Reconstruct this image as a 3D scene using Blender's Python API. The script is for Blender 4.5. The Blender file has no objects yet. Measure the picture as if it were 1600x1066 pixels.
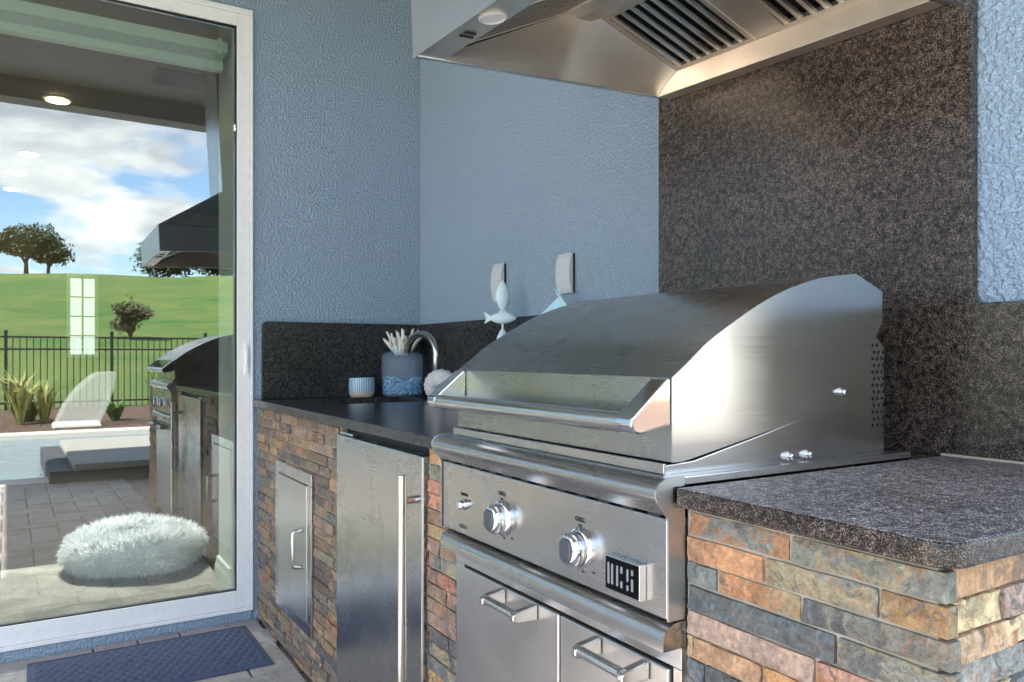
import bpy, math, random
from mathutils import Vector, noise

random.seed(7)
S = bpy.context.scene
COL = S.collection
R = math.radians

# ------------------------------------------------------------------ camera
cam_data = bpy.data.cameras.new("camera")
cam = bpy.data.objects.new("camera", cam_data)
COL.objects.link(cam)
cam.location = (3.307, -1.524, 1.10)
cam.rotation_euler = (R(90), 0, R(90 - 31.5623))
cam_data.sensor_width = 36
cam_data.lens = 27.07
cam_data.shift_y = 21.5 / 1600
cam_data.clip_start = 0.02
cam_data.clip_end = 3000
S.camera = cam

# ------------------------------------------------------------------ world, sun, exposure
SUN_DIR = Vector((-0.50, -0.86, 0)).normalized()      # towards the sun (patio side, over the roof)
SUN_EL = R(53)
world = bpy.data.worlds.new("World")
S.world = world
world.use_nodes = True
wn = world.node_tree
for n in list(wn.nodes):
    wn.nodes.remove(n)


def build_world():
    N = wn.nodes.new
    L = wn.links.new
    out = N("ShaderNodeOutputWorld")
    bg = N("ShaderNodeBackground")
    bg.inputs["Strength"].default_value = 0.11
    sky = N("ShaderNodeTexSky")
    sky.sky_type = 'NISHITA'
    sky.sun_disc = False
    sky.sun_elevation = SUN_EL
    sky.sun_rotation = math.atan2(SUN_DIR.x, SUN_DIR.y)
    tc = N("ShaderNodeTexCoord")
    sep = N("ShaderNodeSeparateXYZ")
    L(tc.outputs["Generated"], sep.inputs[0])
    den = N("ShaderNodeMath"); den.operation = 'ADD'; den.inputs[1].default_value = 0.16
    ab = N("ShaderNodeMath"); ab.operation = 'MAXIMUM'; ab.inputs[1].default_value = 0.0
    L(sep.outputs[2], ab.inputs[0]); L(ab.outputs[0], den.inputs[0])
    dx = N("ShaderNodeMath"); dx.operation = 'DIVIDE'
    dy = N("ShaderNodeMath"); dy.operation = 'DIVIDE'
    L(sep.outputs[0], dx.inputs[0]); L(den.outputs[0], dx.inputs[1])
    L(sep.outputs[1], dy.inputs[0]); L(den.outputs[0], dy.inputs[1])
    cmb = N("ShaderNodeCombineXYZ")
    L(dx.outputs[0], cmb.inputs[0]); L(dy.outputs[0], cmb.inputs[1]); L(sep.outputs[2], cmb.inputs[2])

    def fbm(scale, off, detail=9, rough=0.58):
        mp = N("ShaderNodeMapping"); mp.inputs["Location"].default_value = off
        L(cmb.outputs[0], mp.inputs[0])
        nz = N("ShaderNodeTexNoise"); nz.inputs["Scale"].default_value = scale
        nz.inputs["Detail"].default_value = detail; nz.inputs["Roughness"].default_value = rough
        nz.inputs["Distortion"].default_value = 0.25
        L(mp.outputs[0], nz.inputs["Vector"])
        return nz.outputs["Fac"]
    a = fbm(1.05, (3.3, 7.4, 1.2))
    ramp = N("ShaderNodeValToRGB")
    ramp.color_ramp.elements[0].position = 0.50
    ramp.color_ramp.elements[1].position = 0.575
    L(a, ramp.inputs[0])
    b = fbm(2.1, (3.7, 7.9, 0.8))
    shade = N("ShaderNodeValToRGB")
    shade.color_ramp.elements[0].position = 0.32
    shade.color_ramp.elements[0].color = (2.1, 2.35, 2.8, 1)
    shade.color_ramp.elements[1].position = 0.58
    shade.color_ramp.elements[1].color = (6.3, 6.25, 6.1, 1)
    L(b, shade.inputs[0])
    tint = N("ShaderNodeMixRGB"); tint.blend_type = 'MULTIPLY'; tint.inputs[0].default_value = 1
    tint.inputs[2].default_value = (0.92, 1.0, 1.06, 1)
    L(sky.outputs[0], tint.inputs[1])
    mix = N("ShaderNodeMixRGB")
    L(ramp.outputs[0], mix.inputs[0]); L(tint.outputs[0], mix.inputs[1]); L(shade.outputs[0], mix.inputs[2])
    L(mix.outputs[0], bg.inputs[0])
    L(bg.outputs[0], out.inputs[0])


build_world()
sun_data = bpy.data.lights.new("sun", 'SUN')
sun_data.energy = 5.0
sun_data.angle = R(0.53)
sun_data.color = (1.0, 0.94, 0.86)
sun = bpy.data.objects.new("sun", sun_data)
COL.objects.link(sun)
sv = Vector((SUN_DIR.x * math.cos(SUN_EL), SUN_DIR.y * math.cos(SUN_EL), math.sin(SUN_EL)))
sun.rotation_euler = sv.to_track_quat('Z', 'Y').to_euler()

S.view_settings.view_transform = 'Standard'
S.view_settings.look = 'None'
S.view_settings.gamma = 1
S.view_settings.exposure = 2.6
S.cycles.max_bounces = 10
S.cycles.diffuse_bounces = 5
S.cycles.glossy_bounces = 6
S.cycles.transparent_max_bounces = 12
S.cycles.sample_clamp_indirect = 6
S.cycles.use_denoising = True

# ------------------------------------------------------------------ materials
MATS = {}


def s2l(r, g, b):
    def f(v):
        v /= 255.0
        return v / 12.92 if v <= 0.04045 else ((v + 0.055) / 1.055) ** 2.4
    return (f(r), f(g), f(b), 1)


class NT:
    def __init__(self, name):
        self.m = bpy.data.materials.new(name)
        self.m.use_nodes = True
        self.t = self.m.node_tree
        self.b = self.t.nodes["Principled BSDF"]
        self.out = self.t.nodes["Material Output"]
        MATS[name] = self.m

    def n(self, kind, **kw):
        nd = self.t.nodes.new(kind)
        for k, v in kw.items():
            if k in nd.inputs:
                nd.inputs[k].default_value = v
            else:
                setattr(nd, k, v)
        return nd

    def l(self, a, b):
        self.t.links.new(a, b)

    def pos(self, scale=(1, 1, 1), rot=(0, 0, 0), obj=False):
        if obj:
            src = self.n("ShaderNodeTexCoord").outputs["Object"]
        else:
            src = self.n("ShaderNodeNewGeometry").outputs["Position"]
        mp = self.n("ShaderNodeMapping")
        mp.inputs["Scale"].default_value = scale
        mp.inputs["Rotation"].default_value = rot
        self.l(src, mp.inputs[0])
        return mp.outputs[0]

    def noise(self, vec, scale, detail=4, rough=0.5, dist=0):
        nz = self.n("ShaderNodeTexNoise", Scale=scale, Detail=detail, Roughness=rough, Distortion=dist)
        self.l(vec, nz.inputs["Vector"])
        return nz

    def ramp(self, fac, stops):
        r = self.n("ShaderNodeValToRGB")
        e = r.color_ramp.elements
        while len(e) < len(stops):
            e.new(0.5)
        for i, (p, c) in enumerate(stops):
            e[i].position = p
            e[i].color = c if len(c) == 4 else (*c, 1)
        self.l(fac, r.inputs[0])
        return r.outputs[0]

    def mix(self, fac, a, b, mode='MIX'):
        m = self.n("ShaderNodeMixRGB", blend_type=mode)
        for i, v in enumerate((fac, a, b)):
            if isinstance(v, (int, float)):
                m.inputs[i].default_value = v
            elif isinstance(v, tuple):
                m.inputs[i].default_value = v if len(v) == 4 else (*v, 1)
            else:
                self.l(v, m.inputs[i])
        return m.outputs[0]

    def bump(self, h, strength=0.5, dist=0.01, normal=None):
        b = self.n("ShaderNodeBump", Strength=strength, Distance=dist)
        self.l(h, b.inputs["Height"])
        if normal:
            self.l(normal, b.inputs["Normal"])
        return b.outputs[0]

    def set(self, **kw):
        for k, v in kw.items():
            k = k.replace("_", " ")
            i = self.b.inputs[k]
            if hasattr(v, "is_linked"):
                self.l(v, i)
            else:
                i.default_value = v
        return self.m


def g(v):
    return (v, v, v, 1)


def plain(name, col, rough=0.5, metal=0.0, **kw):
    t = NT(name)
    v = t.pos()
    n = t.noise(v, 35, 3)
    c = t.mix(n.outputs[0], tuple(x * 0.9 for x in col[:3]), tuple(min(1, x * 1.08) for x in col[:3]))
    t.set(Base_Color=c, Roughness=rough, Metallic=metal, **kw)
    return t.m


def mk_stucco(name, col, dark, scale=105, strength=0.9, dist=0.009):
    t = NT(name)
    v = t.pos()
    n1 = t.noise(v, scale, 3, 0.5, 0.25)
    n2 = t.noise(v, scale * 2.6, 2, 0.5)
    n3 = t.noise(v, 2.2, 4)
    r = t.ramp(n1.outputs[0], [(0.36, g(0)), (0.62, g(1))])
    h = t.mix(0.25, r, n2.outputs[0])
    c = t.mix(n3.outputs[0], dark, col)
    t.set(Base_Color=c, Roughness=0.62, Normal=t.bump(h, strength, dist))
    return t.m


mk_stucco("blue_stucco", s2l(164, 182, 200), s2l(155, 174, 193))
mk_stucco("grey_stucco", s2l(132, 126, 118), s2l(120, 114, 107), 60, 0.4)
plain("tan_paint", s2l(112, 92, 66), 0.7)
plain("greige_paint", s2l(118, 112, 104), 0.7)
plain("trim_white", s2l(226, 228, 222), 0.45)
plain("frame_white", s2l(242, 238, 236), 0.35)
plain("blind_white", s2l(224, 236, 228), 0.6)
plain("blind_fabric", s2l(190, 194, 190), 0.8)
plain("dark_rubber", s2l(26, 26, 28), 0.6)
plain("black", (0.008, 0.008, 0.009), 0.5)
plain("badge_black", (0.004, 0.004, 0.006), 0.9, Specular_IOR_Level=0.1)
plain("ink", (0.02, 0.02, 0.02), 0.6)
plain("outlet_grey", s2l(196, 198, 199), 0.4)
plain("badge_grey", s2l(136, 138, 140), 0.5)
plain("fish_white", s2l(214, 230, 232), 0.5)
plain("pennant_blue", s2l(182, 222, 236), 0.6)
plain("mortar", s2l(176, 164, 146), 0.9)
plain("bark", s2l(92, 78, 64), 0.9)
plain("fence_black", (0.012, 0.013, 0.013), 0.4)
plain("fascia_white", s2l(206, 205, 202), 0.6)
plain("coral", s2l(226, 220, 206), 0.8)
plain("shell", s2l(216, 208, 204), 0.6)
plain("terracotta_base", s2l(206, 184, 160), 0.7)
plain("mesh_grey", s2l(70, 70, 72), 0.6)
plain("lounger_white", s2l(232, 232, 226), 0.4)
plain("picture_dark", s2l(38, 34, 32), 0.4)
plain("coping", s2l(204, 198, 186), 0.8)
plain("concrete_top", s2l(158, 154, 146), 0.8)
plain("concrete_dark", s2l(70, 72, 76), 0.8)


def mk_granite(name, brown, dr=0.0):
    t = NT(name)
    v = t.pos()
    n1 = t.noise(v, 560, 3, 0.65)
    vo = t.n("ShaderNodeTexVoronoi", Scale=620.0)
    t.l(v, vo.inputs["Vector"])
    n2 = t.noise(v, 85, 4, 0.6)
    n3 = t.noise(v, 5, 3)
    base = t.ramp(n1.outputs[0], [(0.38, (0.008, 0.008, 0.009)), (0.50, (0.034, 0.029, 0.026)), (0.57, brown), (0.68, tuple(min(1, 2.4 * x) for x in brown))])
    sp = t.ramp(vo.outputs["Color"], [(0.0, g(0)), (0.70, g(0)), (0.9, g(1))])
    c = t.mix(sp, base, tuple(min(1, 2.3 * x) for x in brown))
    dk = t.ramp(n2.outputs[0], [(0.38, g(0.35)), (0.58, g(1))])
    c = t.mix(1.0, c, dk, 'MULTIPLY')
    lg = t.ramp(n3.outputs[0], [(0.3, g(0.8)), (0.7, g(1.15))])
    c = t.mix(1.0, c, lg, 'MULTIPLY')
    rr = t.ramp(n1.outputs[0], [(0.3, g(0.14 + dr)), (0.7, g(0.30 + dr))])
    t.set(Base_Color=c, Roughness=rr, Specular_IOR_Level=0.38, Normal=t.bump(n2.outputs[0], 0.12, 0.002))
    return t.m


mk_granite("granite", (0.118, 0.084, 0.064))
mk_granite("granite_lit_top", (0.40, 0.355, 0.335), 0.22)  # sky sheen on the counter's upper face put into a paler colour
mk_granite("granite_shaded", (0.058, 0.056, 0.056))  # dimmer light on the left worked into a darker, greyer granite colour


def mk_steel(name, axis, col=(0.52, 0.51, 0.495), rough=0.25, bump=0.018, smudge=0.35):
    t = NT(name)
    sc = {'x': (1.5, 260, 260), 'y': (260, 1.5, 260), 'z': (260, 260, 1.5)}[axis]
    v = t.pos(sc, obj=True)
    br = t.noise(v, 1.6, 3, 0.6)
    p = t.pos(obj=True)
    sm = t.noise(p, 7, 2, 0.5, 0.3)
    rough_v = t.mix(0.5, t.ramp(br.outputs[0], [(0.25, g(rough - 0.03)), (0.75, g(rough + 0.04))]),
                    t.ramp(sm.outputs[0], [(0.35, g(rough - 0.06)), (0.68, g(rough + 0.13 * smudge * 2))]))
    c = t.mix(br.outputs[0], tuple(x * 0.92 for x in col), tuple(min(1, x * 1.07) for x in col))
    stain = t.ramp(sm.outputs[0], [(0.55, g(1)), (0.78, (0.80, 0.77, 0.73, 1))])
    c = t.mix(smudge, c, t.mix(1.0, c, stain, 'MULTIPLY'))
    t.set(Base_Color=c, Metallic=1.0, Roughness=rough_v, Normal=t.bump(br.outputs[0], bump, 0.001))
    return t.m


mk_steel("steel_x", 'x')
mk_steel("steel_y", 'y', rough=0.22, col=(0.60, 0.59, 0.58), smudge=0.2)
mk_steel("steel_z", 'z', col=(0.60, 0.585, 0.565), rough=0.34)
mk_steel("steel_lid", 'x', col=(0.42, 0.41, 0.395), rough=0.27, smudge=0.35, bump=0.03)
mk_steel("steel_hood", 'y', col=(0.93, 0.85, 0.73), rough=0.36, smudge=0.6)
mk_steel("steel_satin", 'y', col=(0.62, 0.61, 0.60), rough=0.40, smudge=0.2)
mk_steel("steel_bar", 'x', col=(0.66, 0.645, 0.62), rough=0.22, smudge=0.2)
plain("chrome", (0.78, 0.78, 0.79), 0.05, 1.0)
plain("satin_nickel", (0.50, 0.49, 0.46), 0.22, 1.0)
plain("knob_grey", s2l(92, 96, 102), 0.4, 0.6)


def mk_slate():
    t = NT("slate_stone")
    oi = t.n("ShaderNodeObjectInfo")
    pv = t.pos()
    off = t.n("ShaderNodeVectorMath", operation='MULTIPLY')
    cb = t.n("ShaderNodeCombineXYZ")
    for i in range(3):
        t.l(oi.outputs["Random"], cb.inputs[i])
    t.l(cb.outputs[0], off.inputs[0])
    off.inputs[1].default_value = (37, 91, 53)
    add = t.n("ShaderNodeVectorMath", operation='ADD')
    t.l(pv, add.inputs[0]); t.l(off.outputs[0], add.inputs[1])
    v = add.outputs[0]
    n1 = t.noise(v, 26, 6, 0.62, 0.8)
    n2 = t.noise(v, 11, 5, 0.6, 1.2)
    n3 = t.noise(v, 120, 4, 0.65)
    wa = t.n("ShaderNodeTexWave", Scale=9.0, Distortion=9.0, Detail=4.0)
    wa.inputs["Detail Scale"].default_value = 2.2
    t.l(v, wa.inputs["Vector"])
    base = oi.outputs["Color"]
    lo = t.mix(1.0, base, t.ramp(n1.outputs[0], [(0.28, (0.46, 0.47, 0.50, 1)), (0.5, g(0.95)), (0.74, (1.45, 1.40, 1.30, 1))]), 'MULTIPLY')
    # second mineral colour in patches
    pal = t.ramp(oi.outputs["Random"], [(0.0, s2l(178, 126, 80)), (0.25, s2l(104, 104, 100)), (0.45, s2l(164, 148, 112)), (0.65, s2l(86, 88, 88)), (0.85, s2l(176, 124, 86))])
    pal.node.color_ramp.interpolation = 'CONSTANT'
    n4 = t.noise(v, 34, 7, 0.75, 1.6)
    n5 = t.noise(v, 17, 5, 0.65, 2.0)
    amt = t.ramp(oi.outputs['Random'], [(0.0, g(0.1)), (0.35, g(0.15)), (0.5, g(0.9)), (1.0, g(1.0))])
    patch = t.mix(1.0, t.ramp(n2.outputs[0], [(0.52, g(0)), (0.57, g(0.85))]), amt, 'MULTIPLY')
    c = t.mix(patch, lo, pal)
    rust = t.mix(1.0, t.ramp(n4.outputs[0], [(0.54, g(0)), (0.60, g(0.65))]), amt, 'MULTIPLY')
    c = t.mix(rust, c, s2l(172, 118, 74))
    grey = t.mix(1.0, t.ramp(n5.outputs[0], [(0.57, g(0)), (0.61, g(0.8))]), amt, 'MULTIPLY')
    c = t.mix(grey, c, s2l(94, 94, 92))
    vein = t.ramp(wa.outputs["Fac"], [(0.0, g(0.25)), (0.03, g(0))])
    c = t.mix(vein, c, t.mix(0.5, c, (0.5, 0.46, 0.42)))
    n6 = t.noise(v, 45, 6, 0.8, 2.5)
    scr = t.ramp(n6.outputs[0], [(0.60, g(0)), (0.66, g(0.55))])
    c = t.mix(scr, c, (0.52, 0.49, 0.44))
    fine = t.ramp(n3.outputs[0], [(0.3, g(0.66)), (0.7, g(1.28))])
    c = t.mix(1.0, c, fine, 'MULTIPLY')
    h = t.mix(0.45, n1.outputs[0], n3.outputs[0])
    t.set(Base_Color=c, Roughness=0.66, Normal=t.bump(h, 1.0, 0.012))


mk_slate()


def mk_paver():
    t = NT("paver")
    oi = t.n("ShaderNodeObjectInfo")
    v = t.pos()
    n1 = t.noise(v, 7, 5, 0.6)
    n2 = t.noise(v, 60, 4, 0.6)
    a = t.ramp(oi.outputs["Random"], [(0, s2l(142, 134, 130)), (0.5, s2l(164, 156, 151)), (1, s2l(124, 118, 116))])
    c = t.mix(t.ramp(n1.outputs[0], [(0.35, g(0)), (0.65, g(0.6))]), a, s2l(190, 181, 176))
    c = t.mix(1.0, c, t.ramp(n2.outputs[0], [(0.3, g(0.78)), (0.7, g(1.1))]), 'MULTIPLY')
    t.set(Base_Color=c, Roughness=0.75, Normal=t.bump(n2.outputs[0], 0.3, 0.004))


mk_paver()


def mk_patio_base():
    t = NT("paver_sand")
    v = t.pos()
    br = t.n("ShaderNodeTexBrick", Scale=1.0, offset=0.5)
    br.inputs["Color1"].default_value = s2l(158, 144, 136)
    br.inputs["Color2"].default_value = s2l(140, 128, 122)
    br.inputs["Mortar"].default_value = s2l(96, 88, 82)
    br.inputs["Mortar Size"].default_value = 0.006
    br.inputs["Brick Width"].default_value = 0.30
    br.inputs["Row Height"].default_value = 0.15
    t.l(v, br.inputs["Vector"])
    t.set(Base_Color=br.outputs["Color"], Roughness=0.85)


mk_patio_base()


def mk_grass():
    t = NT("lawn_grass")
    v = t.pos()
    n1 = t.noise(v, 0.13, 6, 0.65, 0.6)
    n2 = t.noise(t.pos((0.35, 0.12, 1)), 2.0, 6, 0.7, 0.5)
    n3 = t.noise(v, 14, 3, 0.6)
    c = t.mix(t.ramp(n1.outputs[0], [(0.40, g(0)), (0.60, g(1))]), (0.026, 0.100, 0.010), (0.085, 0.135, 0.018))
    c = t.mix(t.ramp(n2.outputs[0], [(0.42, g(0)), (0.66, g(0.7))]), c, (0.14, 0.145, 0.04))
    c = t.mix(1.0, c, t.ramp(n3.outputs[0], [(0.3, g(0.7)), (0.7, g(1.2))]), 'MULTIPLY')
    t.set(Base_Color=c, Roughness=0.9, Normal=t.bump(n3.outputs[0], 0.5, 0.05))


mk_grass()


def mk_mulch():
    t = NT("mulch")
    v = t.pos()
    n = t.noise(v, 12, 6, 0.8)
    c = t.ramp(n.outputs[0], [(0.3, s2l(44, 32, 26)), (0.52, s2l(96, 74, 60)), (0.72, s2l(170, 146, 124))])
    t.set(Base_Color=c, Roughness=0.95, Normal=t.bump(n.outputs[0], 1.0, 0.05))


mk_mulch()


def mk_water():
    t = NT("pool_water")
    v = t.pos((1, 1, 1))
    n = t.noise(v, 3.2, 4, 0.55, 0.5)
    n2 = t.noise(v, 9, 3, 0.5, 0.4)
    c = t.mix(n2.outputs[0], s2l(84, 108, 120), s2l(132, 152, 160))
    h = t.mix(0.35, n.outputs[0], n2.outputs[0])
    t.set(Base_Color=c, Roughness=0.06, Normal=t.bump(h, 1.0, 0.12))


mk_water()


def mk_leaf(name, a, b):
    t = NT(name)
    v = t.pos()
    n = t.noise(v, 1.6, 3)
    n2 = t.noise(v, 9, 2)
    c = t.mix(n.outputs[0], a, b)
    c = t.mix(0.5, c, t.mix(1.0, c, t.ramp(n2.outputs[0], [(0.3, g(0.5)), (0.7, g(1.4))]), 'MULTIPLY'))
    t.set(Base_Color=c, Roughness=0.6)


mk_leaf("leaf_dark", (0.028, 0.050, 0.016), (0.060, 0.085, 0.030))
mk_leaf("leaf_bush", (0.050, 0.065, 0.022), (0.110, 0.090, 0.045))
mk_leaf("leaf_green", (0.040, 0.100, 0.018), (0.090, 0.170, 0.040))
mk_leaf("leaf_yellow", (0.24, 0.25, 0.06), (0.40, 0.38, 0.13))


def mk_rug():
    t = NT("rug_weave")
    v = t.pos()
    n = t.noise(v, 6, 6, 0.65, 0.6)
    n2 = t.noise(v, 150, 2)
    n3 = t.noise(v, 26, 5, 0.7, 0.5)
    c = t.mix(t.ramp(n.outputs[0], [(0.4, g(0)), (0.62, g(1))]), s2l(138, 135, 126), s2l(168, 164, 154))
    c = t.mix(t.ramp(n3.outputs[0], [(0.64, g(0)), (0.70, g(0.8))]), c, s2l(92, 92, 88))
    c = t.mix(1.0, c, t.ramp(n2.outputs[0], [(0.3, g(0.75)), (0.7, g(1.12))]), 'MULTIPLY')
    t.set(Base_Color=c, Roughness=0.95, Normal=t.bump(n2.outputs[0], 0.6, 0.004))


mk_rug()


def mk_wood():
    t = NT("wood_floor")
    v = t.pos((1, 6, 1))
    n = t.noise(v, 4, 5, 0.6)
    c = t.mix(n.outputs[0], s2l(44, 40, 38), s2l(70, 64, 60))
    t.set(Base_Color=c, Roughness=0.35)


mk_wood()


def mk_fur():
    t = NT("fur")
    v = t.pos()
    n = t.noise(v, 95, 4, 0.75)
    n2 = t.noise(v, 8, 3, 0.6)
    c = t.ramp(n.outputs[0], [(0.28, s2l(168, 172, 178)), (0.44, s2l(244, 246, 249)), (0.60, s2l(252, 253, 254))])
    c = t.mix(t.ramp(n2.outputs[0], [(0.45, g(0)), (0.75, g(0.3))]), c, s2l(176, 180, 188))
    t.set(Base_Color=c, Roughness=0.75)
    tl = t.n("ShaderNodeBsdfTranslucent")
    t.l(c, tl.inputs[0])
    mx = t.n("ShaderNodeMixShader")
    mx.inputs[0].default_value = 0.38
    t.l(t.b.outputs[0], mx.inputs[1]); t.l(tl.outputs[0], mx.inputs[2])
    t.l(mx.outputs[0], t.out.inputs[0])


mk_fur()


def mk_mat():
    t = NT("navy_mat")
    v = t.pos()
    n = t.noise(v, 160, 3, 0.6)
    c = t.mix(n.outputs[0], s2l(46, 54, 80), s2l(78, 88, 116))
    t.set(Base_Color=c, Roughness=0.85, Normal=t.bump(n.outputs[0], 0.5, 0.003))


mk_mat()


def mk_glass():
    t = NT("window_glass")
    t.t.nodes.remove(t.b)
    tr = t.n("ShaderNodeBsdfTransparent"); tr.inputs[0].default_value = (0.86, 0.91, 0.88, 1)
    gl = t.n("ShaderNodeBsdfGlossy"); gl.inputs["Roughness"].default_value = 0.0
    gl.inputs[0].default_value = (0.95, 0.98, 1.0, 1)
    lw = t.n("ShaderNodeLayerWeight", Blend=0.25)
    mr = t.n("ShaderNodeMapRange")
    mr.inputs["To Min"].default_value = 0.155
    mr.inputs["To Max"].default_value = 0.8
    t.l(lw.outputs["Fresnel"], mr.inputs[0])
    mx = t.n("ShaderNodeMixShader")
    t.l(mr.outputs[0], mx.inputs[0]); t.l(tr.outputs[0], mx.inputs[1]); t.l(gl.outputs[0], mx.inputs[2])
    t.l(mx.outputs[0], t.out.inputs[0])
    t2 = NT("vase_glass")
    v = t2.pos((1, 1, 0.05))
    n = t2.noise(v, 160, 2)
    t2.set(Base_Color=(0.62, 0.70, 0.80, 1), Roughness=0.08, Normal=t2.bump(n.outputs[0], 0.25, 0.004))
    tr2 = t2.n("ShaderNodeBsdfTransparent"); tr2.inputs[0].default_value = (0.93, 0.97, 1.0, 1)
    mx2 = t2.n("ShaderNodeMixShader")
    mx2.inputs[0].default_value = 0.11
    t2.l(tr2.outputs[0], mx2.inputs[1]); t2.l(t2.b.outputs[0], mx2.inputs[2])
    t2.l(mx2.outputs[0], t2.out.inputs[0])


mk_glass()


def mk_sling():
    t = NT("sling_mesh")
    t.set(Base_Color=s2l(220, 222, 216), Roughness=0.7)
    tr = t.n("ShaderNodeBsdfTransparent")
    mx = t.n("ShaderNodeMixShader")
    mx.inputs[0].default_value = 0.22
    t.l(tr.outputs[0], mx.inputs[1]); t.l(t.b.outputs[0], mx.inputs[2])
    t.l(mx.outputs[0], t.out.inputs[0])


mk_sling()


def mk_beads():
    t = NT("blue_glass_chips")
    oi = t.pos()
    n = t.noise(oi, 130, 2)
    c = t.ramp(n.outputs[0], [(0.3, s2l(10, 130, 200)), (0.48, s2l(60, 200, 250)), (0.62, s2l(250, 254, 255))])
    t.set(Base_Color=c, Roughness=0.15)


mk_beads()


def mk_cup():
    t = NT("striped_glaze")
    tc = t.n("ShaderNodeTexCoord")
    sp = t.n("ShaderNodeSeparateXYZ")
    t.l(tc.outputs["Object"], sp.inputs[0])
    at = t.n("ShaderNodeMath", operation='ARCTAN2')
    t.l(sp.outputs[1], at.inputs[0]); t.l(sp.outputs[0], at.inputs[1])
    mu = t.n("ShaderNodeMath", operation='MULTIPLY'); mu.inputs[1].default_value = 44
    t.l(at.outputs[0], mu.inputs[0])
    si = t.n("ShaderNodeMath", operation='SINE'); t.l(mu.outputs[0], si.inputs[0])
    n = t.noise(t.pos(), 60, 3)
    f = t.n("ShaderNodeMath", operation='ADD'); t.l(si.outputs[0], f.inputs[0]); t.l(n.outputs[0], f.inputs[1])
    c = t.ramp(f.outputs[0], [(0.2, s2l(206, 220, 226)), (0.55, s2l(150, 182, 204)), (0.9, s2l(96, 136, 170))])
    t.set(Base_Color=c, Roughness=0.25)


mk_cup()


def emit(name, col, strength):
    t = NT(name)
    t.set(Base_Color=(0.8, 0.8, 0.8, 1), Emission_Color=col, Emission_Strength=strength)


emit("lamp_warm", (1.0, 0.70, 0.32, 1), 9.0)
emit("lamp_white", (1.0, 0.90, 0.74, 1), 7.0)
emit("lit_pane", (0.86, 0.93, 0.90, 1), 0.2)
emit("tag_dummy", (1, 1, 1, 1), 0)

# ------------------------------------------------------------------ mesh helpers
ORG = {}


def org(o):
    return ORG.get(o.name, Vector((0, 0, 0))) if o else Vector((0, 0, 0))


def tag(o, label=None, cat=None, group=None, kind=None):
    for k, v in (("label", label), ("category", cat), ("group", group), ("kind", kind)):
        if v:
            o[k] = v
    return o


def thing(name, loc, label, cat, group=None):
    o = bpy.data.objects.new(name, None)
    o.empty_display_size = 0.1
    COL.objects.link(o)
    o.location = loc
    ORG[o.name] = Vector(loc)
    return tag(o, label, cat, group)


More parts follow.
